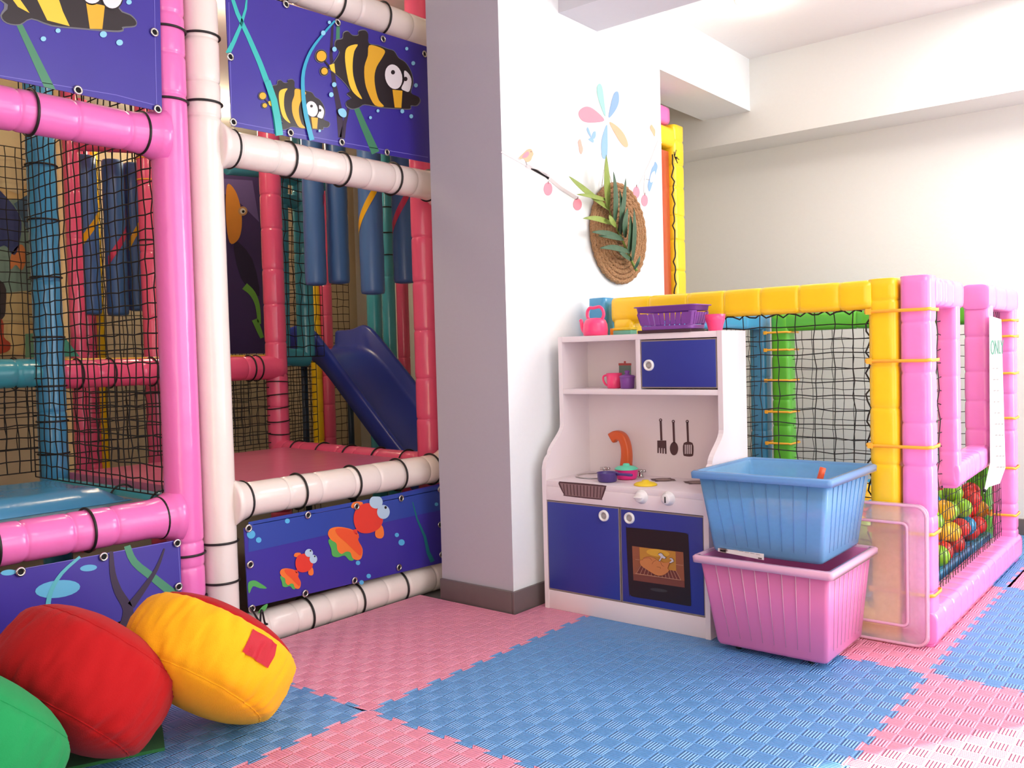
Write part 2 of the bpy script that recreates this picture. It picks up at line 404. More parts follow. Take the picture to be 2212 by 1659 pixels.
def clip(P, ymax=None, xmax=None):
    def cut(P, f, inter):
        out = []
        for a, b_ in zip(P, P[1:] + P[:1]):
            if f(a): out.append(a)
            if f(a) != f(b_): out.append(inter(a, b_))
        return out
    if ymax is not None: P = cut(P, lambda p: p[1] <= ymax, lambda a, b_: (a[0] + (b_[0] - a[0]) * (ymax - a[1]) / (b_[1] - a[1]), ymax))
    if xmax is not None: P = cut(P, lambda p: p[0] <= xmax, lambda a, b_: (xmax, a[1] + (b_[1] - a[1]) * (xmax - a[0]) / (b_[0] - a[0])))
    return P
foam_tile(0, -1, mat_outline(0, -1), 'large blue mat in the middle foreground, in front of the toy kitchen')
foam_tile(-1, 0, clip(mat_outline(-1, 0), ymax=2.236), 'blue mat under the cushions at left, in front of the pink frame')
pz = mat_outline(0, 0)
pz = clip(pz, ymax=2.236)
Pn = []
for p in pz:
    if p[0] > 2.198 and p[1] > 1.803: continue
    Pn.append(p)
ix = max(k for k in range(len(Pn)) if Pn[k][0] > 2.3)
Pn = Pn[:ix + 1] + [(Pn[ix][0], 1.803), (2.198, 1.803), (2.198, 2.236)] + Pn[ix + 1:]
foam_tile(0, 0, Pn, 'pink mat in front of the white frame and beside the pillar')
foam_tile(-1, -1, mat_outline(-1, -1), 'near pink mat at the bottom edge, left of the big blue mat')
foam_tile(1, -1, mat_outline(1, -1), 'pink mat under the clear lid and the ball pit front corner')
foam_tile(0, -2, mat_outline(0, -2), 'sunlit pink mat at the bottom right, partly bleached white')
foam_tile(1, -2, mat_outline(1, -2), 'blue mat at the right edge beside the pink ball pit side')
foam_tile(2, -2, mat_outline(2, -2, 0.955), 'far pink mat at the right edge of the photo')
foam_tile(2, -1, mat_outline(2, -1, 0.955), 'far blue mat against the skirting at the end of the ball pit')
foam_tile(1, 0, clip(mat_outline(1, 0), ymax=1.803), 'blue mat behind the toy kitchen, hidden under the ball pit')
foam_tile(-2, -1, mat_outline(-2, -1), 'blue mat to the left of the near pink mat')
foam_tile(-2, 0, clip(mat_outline(-2, 0), ymax=2.236), 'pink mat to the left of the blue mat that carries the cushions')
foam_tile(-1, -2, mat_outline(-1, -2), 'blue mat nearest the viewer, to the right of the near pink mat')

# ------------------------------------------------------------------ big climbing frame: front
YF = 2.292; RT = 0.05; XP = 1.338; XW = 1.446; XR = 2.447
def pole(th, name, mats, p0, p1, r=RT, gap=0.2, flare=(0, 0), seed=0, sq=2.0, seams=None, parent=None, label=None, wr=0.010):
    L = (Vector(p1) - Vector(p0)).length
    mb = ptube(MB(), p0, p1, r, spaced(L, gap, seed) if seams is None else seams, flare, sq, seed=seed, wr=wr)
    return th.part(name, mb, mats, parent, label)
def ties(th, parent, c0, ax, r, where, m=CORD, sq=2.0, wr=0.0035):
    ax = Vector(ax).normalized()
    for q in where: th.part('cable_tie', loop(Vector(c0) + ax * q, ax, r * 1.012 + 0.0025, wr, sq), m, parent, normals=False)
pk = Thing('climbing_bay', 'glossy pink padded frame at the left edge, front of the climbing structure', 'play frame', (0.9, YF, 0))
p = pole(pk, 'post', PINK, (XP, YF, -0.02), (XP, YF, 2.23), seams=[0.12, 0.2, 0.29, 0.36, 1.60, 1.71, 1.82, 1.93, 2.05], seed=1, wr=0.006)
ties(pk, p, (XP, YF, -0.02), (0, 0, 1), RT, [0.20, 0.325, 1.585, 1.78, 1.96])
for nm, z, sd, tw in (('rail', 1.465, 2, [0.13, 0.24, 0.43]), ('rail', 0.418, 3, [0.0, 0.30, 0.44]), ('rail', 0.03, 4, []), ('rail', 2.06, 5, [])):
    x0 = 0.3
    p = pole(pk, nm, PINK, (x0, YF, z), (XP - 0.03, YF, z), gap=0.13, flare=(0, 0.45 if z > 0.1 else 0), seed=sd, r=0.052)
    if z == 1.465: ties(pk, p, (XP, YF, z), (-1, 0, 0), 0.053, [0.085, 0.37, 0.66])
    if z == 0.418: ties(pk, p, (XP, YF, z), (-1, 0, 0), 0.053, [0.075, 0.275, 0.50, 0.73])
pole(pk, 'post', PINK, (0.3, YF, -0.02), (0.3, YF, 2.23), gap=0.25, seed=6)

wf = Thing('climbing_bay', 'white padded frame of the climbing structure beside the grey pillar', 'play frame', (1.9, YF, 0))
p = pole(wf, 'post', WHITE, (XW, YF, -0.02), (XW, YF, 2.23), seams=[0.1, 1.56, 1.66, 1.78, 1.9, 2.05], seed=11, wr=0.006)
ties(wf, p, (XW, YF, -0.02), (0, 0, 1), RT, [0.10, 0.225, 0.34, 1.60, 1.79])
pole(wf, 'post', WHITE, (XR, YF, -0.02), (XR, YF, 2.23), seams=[0.5, 1.0, 1.6], seed=12)
for z, sd, tw in ((1.468, 13, [0.085, 0.285, 0.50, 0.73, 0.91]), (0.428, 14, [0.085, 0.28, 0.50, 0.71, 0.88]), (0.032, 15, [0.29, 0.50, 0.70]), (2.015, 16, [0.30, 0.50, 0.70])):
    p = pole(wf, 'rail', WHITE, (XW + 0.03, YF, z), (XR - 0.03, YF, z), r=0.052, gap=0.12, flare=(0.45, 0.45), seed=sd)
    ties(wf, p, (XW, YF, z), (1, 0, 0), 0.053, tw)
# loose knot at the bottom corner
wf.part('knotted_cord', MB().tube([ony(*q, 2.232) for q in smooth_pts([(541, 1312), (552, 1330), (560, 1345), (556, 1358), (561, 1372), (563, 1330), (566, 1318), (572, 1345), (578, 1348), (566, 1350), (556, 1352)], 4, False)], 0.0032, 6), CORD)

# inner platform and side frame
rf = Thing('climbing_bay', 'rose pink padded side frame seen through the white frame', 'play frame', (2.52, 2.9, 0))
for (x, y), sd in (((2.462, 2.422), 21), ((2.545, 3.50), 22)):
    pole(rf, 'post', ROSE, (x, y, -0.02), (x, y, 2.2), gap=0.17, seed=sd)
p = pole(rf, 'rail', ROSE, (2.465, 2.44, 0.42), (2.545, 3.49, 0.42), r=0.048, gap=0.14, flare=(0.15, 0.15), seed=23)
ties(rf, p, (2.465, 2.44, 0.42), (0.08, 1.05, 0), 0.049, [0.12, 0.3, 0.5, 0.7, 0.9])
p = pole(rf, 'rail', ROSE, (1.53, 3.47, 0.81), (2.545, 3.50, 0.81), r=0.055, gap=0.17, flare=(0, 0.2), seed=24, label='lower rose pink cross rail')
ties(rf, p, (1.53, 3.47, 0.81), (1, 0.03, 0), 0.056, [0.07, 0.2, 0.38, 0.56, 0.86, 0.9])
p = pole(rf, 'rail', ROSE, (2.465, 2.44, 2.1), (2.545, 3.49, 2.1), r=0.048, gap=0.14, seed=25)
nb = net(MB(), (1.55, 3.475, 0.46), (0.96, 0.02, 0), (0, 0, 0.30), 23, 7, seed=3); rf.part('net', nb, NETM, normals=False)
# lacing down the inner post
lc = MB()
for k in range(5):
    z = 0.50 + k * 0.06; c = Vector((2.545, 3.50, z)); lc.tube([c + Vector((math.cos(a), math.sin(a), 0.1 * math.sin(a + k))) * 0.0535 for a in [i * 2 * PI / 24 for i in range(24)]], 0.003, 5, closed=True)
rf.part('lacing', lc, CORD, normals=False)

solo('platform_deck', MB().prism([(1.50, 2.36, 0.38), (2.385, 2.36, 0.38), (2.460, 3.345, 0.38), (1.50, 3.345, 0.38)], (0, 0, 0.068)), vinyl('rose_deck_vinyl', (214, 104, 140), 0.3), 'rose pink vinyl deck inside the white frame', 'play deck', (2.0, 2.9, 0.38))
solo('platform_deck', MB().box((0.36, 2.374, 0.36), (1.398, 3.34, 0.425), bev=0.012), vinyl('slate_deck_vinyl', (96, 126, 138), 0.3), 'slate blue vinyl deck inside the pink frame at left', 'play deck', (0.9, 2.9, 0.36))
mb = MB(); G = []
for i in range(13):
    row = []
    for j in range(10):
        x = 0.40 + i / 12 * 0.96; y = 2.62 + j / 9 * 0.46; e = min(1, min(i, 12 - i) / 1.2, min(j, 9 - j) / 1.2)
        row.append(Vector((x, y, 0.427 + 0.045 * e ** 0.4 + 0.008 * e * noise.noise(Vector((x * 7, y * 9, 1))))))
    G.append(row)
vs = [p for r_ in G for p in r_]; fs = [[i * 10 + j, i * 10 + j + 1, (i + 1) * 10 + j + 1, (i + 1) * 10 + j] for i in range(12) for j in range(9)]
n0 = len(vs); vs += [Vector((p.x, p.y, 0.4255)) for p in vs[:n0]]; fs += [[a + n0 for a in f[::-1]] for f in fs[:]]
bd = [i * 10 for i in range(13)] + [120 + j for j in range(1, 10)] + [i * 10 + 9 for i in range(11, -1, -1)] + [j for j in range(8, 0, -1)]
fs += [[bd[k], bd[(k + 1) % len(bd)], bd[(k + 1) % len(bd)] + n0, bd[k] + n0] for k in range(len(bd))]
solo('soft_play_pad', MB().add(vs, fs), SKYB, 'glossy blue vinyl pad lying on the slate deck at left', 'play mat', (0.9, 2.85, 0.4255))

# net partition with its blue post
bp_ = Thing('climbing_bay', 'blue padded post and rails behind the black net at left', 'play frame', (1.47, 3.40, 0))
p = pole(bp_, 'post', SKYB, (1.47, 3.40, -0.02), (1.47, 3.40, 2.2), gap=0.5, seed=31)
ties(bp_, p, (1.47, 3.40, 0), (0, 0, 1), RT, [0.52, 0.64, 0.77, 0.95, 1.17, 1.38, 1.58])
p = pole(bp_, 'rail', TURQ, (0.3, 3.44, 0.82), (1.44, 3.42, 0.82), r=0.053, gap=0.3, seed=32)
ties(bp_, p, (0.3, 3.44, 0.82), (1, 0, 0), 0.054, [0.7, 0.88, 1.06])
p = pole(bp_, 'rail', TURQ, (1.452, 2.41, 0.40), (1.452, 3.33, 0.40), r=0.036, gap=0.3, seed=33)
ties(bp_, p, (1.452, 2.36, 0.40), (0, 1, 0), 0.041, [0.25, 0.5])
bp_.part('net', net(MB(), (1.405, 2.345, 0.44), (0, 1.06, 0), (0, 0, 1.62), 24, 36, seed=5, jit=0.003), NETM, normals=False)
bp_.part('net', net(MB(), (0.45, 3.40, 0.46), (0.98, 0, 0), (0, 0, 0.34), 24, 8, seed=6), NETM, normals=False)

# ------------------------------------------------------------------ things further back in the structure
def noodle(px, py, w, y, top, cols, label, r=None):
    c = ony(px, py, y); dp = depth(c); r = w * dp / F / 2 if r is None else r
    t = Thing('hanging_foam_roller', label, 'foam roller', c, 'blue foam rollers hung in the climbing frame')
    prof = [(r * 0.55, 0.0), (r * 0.93, 0.004), (r, 0.016)]
    L = top - c.z; k = 14
    for i in range(1, k): prof.append((r * (1 + 0.02 * math.sin(i * 2.1 + px)), 0.016 + (L - 0.03) * i / k))
    prof += [(r, L - 0.015), (r * 0.9, L - 0.004), (r * 0.4, L)]
    t.part('sleeve', MB().lathe(prof, c, 24), mat('roller_vinyl', (72, 116, 176), 0.35, bump=0.3, scale=10, var=0.06, coat=0.1))
    for z0, z1, a0, cm in cols:     # diagonal coloured band wound on the sleeve
        vs = []; n = 18
        for i in range(n + 1):
            a = a0 + i / n * 2.6; zz = z0 + (z1 - z0) * i / n
            for q in (0, 0.05): vs.append(c + Vector((math.cos(a) * r * 1.03, math.sin(a) * r * 1.03, zz + q)))
        t.part('wound_band', MB().add(vs, [[2 * i, 2 * i + 1, 2 * i + 3, 2 * i + 2] for i in range(n)]), cm)
    t.part('hanging_cord', MB().tube([c + Vector((0, 0, L - 0.01)), c + Vector((0, 0, 2.24 - c.z))], 0.004, 6), CORD)
    return t
YB, RB = vinyl('band_yellow', (236, 184, 30)), vinyl('band_rose', (214, 66, 104))
noodle(683, 617, 46, 3.3, 1.95, [(0.36, 0.56, -1.2, RB)], 'blue foam roller nearest the rose post inside the white frame, red band at its right')
noodle(733, 613, 46, 3.3, 1.95, [(0.32, 0.52, -1.0, YB)], 'second blue foam roller from the rose post, yellow band near the top')
noodle(806, 636, 52, 2.95, 1.95, [(0.26, 0.5, 2.6, YB)], 'lowest hanging blue foam roller, over the blue slide, yellow band at its left')
noodle(876, 612, 50, 2.95, 1.95, [(0.22, 0.46, 2.7, RB)], 'blue foam roller next to the front rose post, wide rose band at its top')
noodle(196, 680, 46, 4.32, 1.86, [(0.30, 0.50, -2.8, YB)], 'leftmost blue foam roller behind the black net, yellow diagonal band')
noodle(256, 682, 44, 4.32, 1.86, [(0.24, 0.44, -2.8, RB)], 'middle blue foam roller behind the black net, rose diagonal band')
noodle(299, 672, 38, 4.32, 1.86, [(0.30, 0.52, -2.8, YB)], 'blue foam roller behind the black net beside the rose post, yellow band')

bk = Thing('climbing_bay', 'rear padded frame in mixed colours behind the pink rail at left', 'play frame', (2.2, 4.4, 0))
def back_post(px, py, y, m, r, z0=-0.02, z1=2.2, seed=0, gap=0.22):
    c = ony(px, py, y); return pole(bk, 'post', m, (c.x, c.y, z0), (c.x, c.y, z1), r=r, gap=gap, seed=seed)
p = back_post(327, 600, 3.95, ROSE, 0.046, seed=41, gap=0.3); bk_c = ony(327, 600, 3.95)
ties(bk, p, (bk_c.x, bk_c.y, 0), (0, 0, 1), 0.046, [1.42], CORD); ties(bk, p, (bk_c.x, bk_c.y, 0), (0, 0, 1), 0.046, [1.70, 1.80], TIEO)
back_post(357, 600, 4.0, SKYB, 0.04, seed=42); back_post(162, 560, 4.15, ROSE, 0.034, seed=43); back_post(140, 560, 4.2, mat('cream_vinyl', (232, 204, 150), 0.4), 0.03, seed=44)
back_post(186, 700, 4.6, ROSE, 0.05, seed=45); back_post(212, 700, 4.62, YELLOW, 0.03, seed=46)
c0 = ony(162, 330, 4.15); c1 = ony(345, 330, 3.95)
pole(bk, 'rail', ROSE, (c0.x, c0.y, 1.88), (c1.x, c1.y, 1.88), r=0.045, gap=0.2, seed=47)
solo('upper_deck', MB().box((1.62, 3.60, 0.845), (2.60, 3.87, 0.872), bev=0.006), vinyl('yellow_deck', (226, 176, 60)), 'thin yellow upper deck edge just above the pink rail', 'play deck', (2.2, 4.0, 0.845))
bk.part('net', net(MB(), (1.6, 4.55, 0.45), (1.5, 0, 0), (0, 0, 1.45), 30, 29, seed=8), NETM, normals=False)
wedge = MB().prism([ony(118, 770, 4.0), ony(172, 770, 4.0), ony(138, 726, 4.0), ony(118, 716, 4.0)], (0, 0.3, 0)); bk.part('corner_wedge', wedge, vinyl('sea_green_vinyl', (66, 150, 132)))

tq = Thing('climbing_bay', 'turquoise padded window frame behind the rose post, at the top of the slide', 'play frame', (3.2, 4.2, 0))
YQ = 3.72
def tqp(px0, py0, px1, py1, r, seed, m=TURQ, y=YQ, nm='post'):
    return pole(tq, nm, m, ony(px0, py0, y), ony(px1, py1, y), r=r, gap=0.25, seed=seed)
tqp(612, 385, 618, 790, 0.022, 51); 
a = ony(655, 560, YQ); pole(tq, 'post', TURQ, (a.x, a.y, 0.86), (a.x, a.y, 2.1), r=0.045, gap=0.3, seed=52)
tqp(598, 378, 700, 396, 0.04, 53, nm='rail'); tqp(604, 428, 660, 444, 0.035, 54, nm='rail'); tqp(610, 770, 662, 774, 0.045, 55, nm='rail')
tqp(490, 362, 560, 368, 0.035, 56, nm='rail')
a = ony(808, 640, 4.1); pole(tq, 'post', TURQ, (a.x, a.y, -0.02), (a.x, a.y, 2.15), r=0.047, gap=0.4, seed=57)
a = ony(838, 600, 3.9); p = pole(tq, 'post', TURQ, (a.x, a.y, -0.02), (a.x, a.y, 2.15), r=0.04, gap=0.5, seed=58); ties(tq, p, (a.x, a.y, 0), (0, 0, 1), 0.04, [1.45, 1.58, 1.73])
a = ony(868, 600, 4.0); pole(tq, 'post', ROSE, (a.x, a.y, -0.02), (a.x, a.y, 2.15), r=0.038, gap=0.5, seed=59)
a = ony(681, 700, 4.7); pole(tq, 'post', YELLOW, (a.x, a.y, -0.02), (a.x, a.y, 2.15), r=0.036, gap=0.2, seed=60)
a = ony(704, 700, 4.68); pole(tq, 'post', ROSE, (a.x, a.y, -0.02), (a.x, a.y, 2.15), r=0.045, gap=0.2, seed=61)
a0 = ony(600, 560, YQ - 0.05); tq.part('net', net(MB(), (a0.x, YQ - 0.05, 0.86), (0.27, 0, 0), (0, 0, 1.05), 6, 20, seed=9, jit=0.006), NETM, normals=False)
a0 = ony(600, 900, 3.72); tq.part('net', net(MB(), (a0.x + 0.03, 3.72, 0.05), (0.22, 0, 0), (0, 0, 0.78), 6, 20, seed=10), NETM, normals=False)
tq.part('net', net(MB(), (2.95, 4.75, 0.1), (1.12, 0, 0), (0, 0, 1.95), 22, 39, seed=11), NETM, normals=False)

# blue slide
SL0, SL1 = 3.0, 3.44
def slide_z(y):
    ys = [(4.12, 0.90), (3.92, 0.90), (3.80, 0.87), (3.70, 0.80), (3.2, 0.335), (2.95, 0.12), (2.80, 0.06), (2.6, 0.05)]
    for (ya, za), (yb, zb) in zip(ys, ys[1:]):
        if yb <= y <= ya: return za + (zb - za) * (ya - y) / (ya - yb)
    return ys[-1][1] if y < 3 else ys[0][1]
sl_ = Thing('play_slide', 'royal blue plastic slide with raised sides inside the climbing frame', 'slide', (3.22, 3.2, 0))
rings = []
N = 46
for i in range(N + 1):
    y = 4.12 - (4.12 - 2.6) * i / N; z = sum(slide_z(y + d) for d in (-.04, -.02, 0, .02, .04)) / 5
    sh = 0.105 + 0.035 * math.exp(-((y - 3.86) / 0.10) ** 2); sp_ = 0.02 * math.exp(-((y - 4.0) / 0.10) ** 2)
    x0, x1 = SL0 - sp_, SL1 + sp_; th = 0.03
    prof = [(x0 - 0.012, sh - 0.015), (x0 - 0.006, sh), (x0 + 0.012, sh + 0.006), (x0 + 0.026, sh - 0.006), (x0 + 0.032, 0.03), (x0 + 0.06, 0.002), ((x0 + x1) / 2, 0.0), (x1 - 0.06, 0.002), (x1 - 0.032, 0.03), (x1 - 0.026, sh - 0.006), (x1 - 0.012, sh + 0.006), (x1 + 0.006, sh), (x1 + 0.012, sh - 0.015), (x1 + 0.004, -0.03), (x1 - 0.04, -0.05), (x0 + 0.04, -0.05), (x0 - 0.004, -0.03)]
    rings.append([Vector((x, y, z + q)) for x, q in prof])
sl_.part('chute', MB().loft(rings), plastic('slide_blue', (44, 62, 158), 0.3))
for xx in (SL0 + 0.06, SL1 - 0.06): sl_.part('leg', MB().tube([(xx, 3.96, -0.02), (xx, 3.96, 0.86)], 0.018, 12), plastic('slide_support', (40, 60, 80)))

# printed murals on the far side
MR = Art('y', 4.60)
mur = lambda n, c: mat('mural_' + n, c, 0.6, bump=0.02, scale=20, var=0.06)
y4 = 4.60
mb = MB().box((0.9, 4.601, 0.905), (2.02, 4.612, 2.15)); 
mu = Thing('mural_panel', 'beach scene mural panel at the left edge behind the blue post', 'mural', (1.5, 4.6, 0.9))
mu.part('backing', mb, mur('sand', (206, 178, 120)))
MR.poly([(-60, 100), (130, 100), (128, 330), (112, 400), (80, 360), (40, 420), (-60, 380)], mur('sky', (206, 190, 146)), 1)
MR.poly([(-60, 440), (40, 430), (70, 455), (100, 440), (134, 470), (138, 640), (-60, 640)], mur('sea', (112, 140, 128)), 2)
MR.poly([(30, 440), (60, 420), (90, 440), (134, 452), (136, 520), (60, 500)], mur('deep_sea', (60, 92, 116)), 3)
MR.poly([(-60, 640), (60, 628), (140, 650), (140, 700), (-60, 690)], mur('wet_sand', (186, 166, 116)), 3)
MR.poly([(-40, 380), (0, 412), (38, 458), (46, 492), (36, 545), (24, 548), (8, 530), (-40, 540)], mur('navy_sleeve', (38, 52, 104)), 5, 4)
MR.poly([(26, 545), (44, 528), (54, 540), (55, 566), (46, 584), (34, 572), (24, 582), (20, 574)], mur('hand', (200, 122, 66)), 5, 3)
MR.poly([(-40, 600), (8, 612), (12, 660), (4, 690), (-40, 700)], mur('trousers', (44, 34, 36)), 5, 3)
MR.poly([(-40, 690), (4, 690), (8, 728), (22, 742), (14, 760), (-40, 764)], mur('boot', (176, 64, 34)), 6, 3)
mu.part('print', MR.mb, MR.mats, normals=False)
OC = Art('y', 4.30); oc = Thing('mural_panel', 'dark purple undersea mural panel left of the rose post', 'mural', (2.4, 4.3, 0.9))
c0 = ony(470, 765, 4.31); c1 = ony(575, 380, 4.31); oc.part('backing', MB().box((c0.x, 4.301, c0.z), (c1.x, 4.312, c1.z)), mur('purple', (66, 46, 96)))
OC.poly([(470, 385), (545, 390), (560, 480), (520, 440), (470, 410)], mur('lilac', (104, 84, 140)), 1)
OC.poly([(505, 520), (545, 560), (560, 640), (520, 600)], mur('dark_purple', (40, 28, 60)), 1, 3)
OC.poly([(490, 400), (508, 412), (520, 450), (522, 490), (514, 518), (496, 524), (488, 470)], mur('orange_fish', (216, 136, 50)), 2, 4)
OC.poly(ell(524, 456, 10, 10), mur('eye_ring', (190, 140, 90)), 3); OC.poly(ell(524, 456, 6, 6), mur('eye_white', (220, 210, 200)), 4); OC.poly(ell(525, 457, 3, 3), HOLE, 5)
OC.poly(ribbon(smooth_pts([(528, 618), (545, 634), (556, 660), (560, 700)], 4, False), 16, 7), mur('weed', (112, 172, 70)), 3); OC.poly(ribbon(smooth_pts([(550, 690), (560, 715), (566, 730)], 4, False), 14, 8), mur('weed', (112, 172, 70)), 3)
oc.part('print', OC.mb, OC.mats, normals=False)

# ------------------------------------------------------------------ printed banners tied to the frames
def grommet(th, p, m_ring=METAL):
    mb = MB(); c = Vector(p)
    mb.tube([c + Vector((math.cos(2 * PI * k / 20) * 0.009, -0.002, math.sin(2 * PI * k / 20) * 0.009)) for k in range(20)], 0.0032, 6, closed=True)
    mb.add([c + Vector((math.cos(2 * PI * k / 20) * 0.0078, -0.0018, math.sin(2 * PI * k / 20) * 0.0078)) for k in range(20)], [list(range(20))], 1, False)
    th.part('grommet', mb, [m_ring, HOLE], normals=False)
YBN = 2.246
pr = lambda n, c: mat('print_' + n, c, 0.34, bump=0.05, scale=7, var=0.02, coat=0.1)
P_BLK, P_YEL, P_YEL2, P_GRY = pr('black', (38, 30, 32)), pr('yellow', (246, 202, 62)), pr('ochre', (232, 176, 44)), pr('outline', (110, 110, 118))
P_WHT, P_TEAL, P_TEAL2, P_GRN, P_BUB, P_BROWN, P_CH = pr('white', (236, 230, 232)), pr('teal', (52, 186, 180)), pr('aqua', (52, 168, 200)), pr('green', (66, 132, 96)), pr('bubble', (142, 206, 232)), pr('umber', (52, 34, 60)), pr('charcoal', (70, 66, 72))
STITCH = pr('stitch', (120, 112, 200))
def banner(label, corners, grom, stitch, loc, left_x=None):
    t = Thing('printed_banner', label, 'banner', loc)
    c = [ony(x, y, YBN) for x, y in corners]
    if left_x: c[0] = Vector((left_x, YBN, c[1].z)); c[3] = Vector((left_x, YBN, c[2].z))
    t.part('sheet', MB().prism(c, (0, 0.004, 0)), NAVY)
    A = Art('y', YBN)
    for g in grom: grommet(t, ony(g[0], g[1], YBN - 0.002))
    if stitch:
        for a, b_ in zip(stitch, stitch[1:] ): A.poly(ribbon([a, b_], 1.3), STITCH, 1)
    return t, A
def bee_fish(A, f, lay=4):
    """striped cartoon fish; f maps the drawing to photo pixels"""
    def P(pts, m, l, s=4): A.poly([f(*q) for q in (smooth_pts(pts, s) if s else pts)], m, lay + l)
    body = [(1165, 560), (1215, 470), (1175, 420), (1185, 365), (1240, 350), (1250, 300), (1290, 285), (1330, 320), (1380, 320), (1385, 285), (1440, 275), (1470, 310), (1475, 390), (1560, 410), (1640, 440), (1700, 460), (1740, 520), (1800, 560), (1850, 640), (1870, 740), (1850, 830), (1920, 870), (1930, 910), (1900, 945), (1850, 945), (1840, 975), (1720, 970), (1580, 960), (1440, 935), (1390, 960), (1330, 975), (1280, 950), (1275, 910), (1320, 880), (1280, 840), (1310, 810), (1240, 720), (1160, 650), (1120, 610)]
    c = (1500, 640); grow = [(c[0] + (x - c[0]) * 1.02 , c[1] + (y - c[1]) * 1.025) for x, y in body]
    P(grow, P_GRY, 0, 3); P(body, P_BLK, 1, 3)
    P([(1120, 585), (1165, 570), (1175, 660), (1135, 630)], P_YEL, 2, 0)
    P([(1375, 400), (1290, 420), (1262, 480), (1268, 600), (1300, 760), (1345, 840), (1415, 890), (1370, 800), (1335, 680), (1330, 560), (1345, 460)], P_YEL, 2, 3)
    P([(1475, 410), (1550, 418), (1618, 455), (1600, 510), (1545, 600), (1525, 690), (1535, 800), (1565, 900), (1610, 955), (1530, 945), (1475, 850), (1440, 740), (1435, 600), (1465, 500)], P_YEL2, 2, 3)
    P([(1685, 805), (1775, 815), (1765, 968), (1705, 965)], P_YEL2, 3, 0)
    P(ell(1695, 690, 84, 120, -0.22, 22), P_BLK, 3, 0); P(ell(1695, 690, 76, 112, -0.22, 22), P_WHT, 4, 0)
    P([(1785, 625), (1840, 660), (1865, 730), (1840, 830), (1790, 825), (1755, 795), (1782, 730)], P_BLK, 3, 3); P([(1790, 636), (1834, 668), (1856, 732), (1835, 820), (1795, 816), (1764, 792), (1790, 730)], P_WHT, 4, 3)
    P(ell(1688, 650, 18, 20), P_BLK, 5, 0); P(ell(1801, 710, 17, 20), P_BLK, 5, 0)
    P(ell(1048, 505, 58, 62), P_GRY, 0, 0); P(ell(1048, 505, 53, 57), P_BLK, 1, 0); P(ell(1050, 505, 44, 48), P_YEL2, 2, 0)
    P(ell(1075, 640, 42, 44), P_GRY, 0, 0); P(ell(1075, 640, 38, 40), P_BLK, 1, 0); P(ell(1077, 640, 29, 31), P_YEL2, 2, 0)
    P(ribbon(smooth_pts([(1080, 550), (1110, 585), (1120, 605), (1105, 620)], 3, False), 14), P_BLK, 1, 0)
U = lambda x, y: (440 + x / 4.148, y / 4.148)              # upper banner close-up -> photo
t, A = banner('navy banner with two black and yellow striped fish, tied inside the white frame', [(486, -34), (923, 101), (930, 352), (501, 272)],
    [U(735, 40), U(1198, 205), U(1605, 352), U(1975, 485), U(235, 510), U(262, 1095), U(775, 1190), U(1235, 1275), U(1640, 1365)],
    [U(225, 20), U(250, 1090), U(800, 1195), U(1400, 1305), U(2010, 1410)], (1.95, YBN, 1.7))
A.poly([U(*q) for q in ribbon([(240, -60), (300, 120), (400, 330), (500, 560), (590, 800), (640, 1000), (670, 1215)], 30, 62)], P_TEAL, 2)
A.poly([U(*q) for q in ribbon([(385, -20), (375, 80), (330, 230), (270, 370), (215, 480)], 14, 46)], P_TEAL, 2)
A.poly([U(*q) for q in ribbon([(1155, 205), (1140, 500), (1170, 760), (1210, 960), (1235, 1230)], 18, 60)], P_BROWN, 1); A.poly([U(*q) for q in ribbon([(1300, 960), (1260, 1110), (1240, 1240)], 22, 50)], P_BROWN, 1)
A.poly([U(*q) for q in ribbon([(1205, 190), (1200, 400)], 30, 34)], P_GRN, 1); A.poly([U(*q) for q in ribbon([(1340, 900), (1430, 1120), (1540, 1370)], 42, 72)], P_GRN, 1)
bee_fish(A, lambda x, y: U(x, y), 4)
bee_fish(A, lambda x, y: U((x - 1000) * 0.68 + 490, (y - 275) * 0.635 + 715), 4)
A.poly([U(*q) for q in ribbon([(560, 730), (620, 900), (655, 1080), (672, 1215)], 56, 62)], P_TEAL, 11)
A.poly([U(*q) for q in ribbon(smooth_pts([(1165, 190), (1060, 310), (950, 460), (885, 640), (880, 830), (905, 1030), (960, 1258)], 3, False), 16, 44)], P_TEAL2, 12)
for x, y, r in ((1115, 205, 14), (1060, 300, 20), (1160, 445, 20), (1158, 762, 20), (1132, 852, 20), (1808, 440, 14), (1866, 570, 17), (1890, 768, 17), (1550, 996, 13), (1483, 1057, 13), (1768, 1000, 17), (1848, 1045, 17), (1028, 1175, 11)): A.poly([U(*q) for q in ell(x, y, r, r * 1.1)], P_BUB, 13)
A.poly([U(*q) for q in smooth_pts([(1195, 985), (1240, 975), (1268, 1010), (1262, 1050), (1230, 1052), (1200, 1025)], 3)], P_BUB, 13)
t.part('print', A.mb, A.mats, normals=False)

V = lambda x, y: (440 + x / 4.148, 1000 + y / 4.148)       # lower banner close-up -> photo
t, A = banner('low navy banner with two red goldfish, inside the white frame near the floor', [(527, 1141), (952, 1045), (958, 1215), (537, 1313)],
    [V(400, 585), V(932, 467), V(1367, 390), V(1767, 317), V(2113, 237), V(2115, 553), V(415, 910), V(430, 1305), V(908, 1168), V(1350, 1052), V(1748, 935), V(2128, 820)],
    [V(440, 555), V(1000, 450), V(1700, 325), V(2110, 240)], (1.95, YBN, 0.22))
A.poly([V(*q) for q in ((400, 530), (2130, 200), (2130, 420), (400, 800))], pr('mid_blue', (46, 70, 158)), 1)
P_RED, P_ORG, P_SCAR, P_LIME, P_EYE = pr('red', (224, 60, 44)), pr('orange', (240, 122, 48)), pr('scarlet', (232, 84, 42)), pr('leaf_green', (82, 172, 84)), pr('pale_blue', (178, 206, 226))
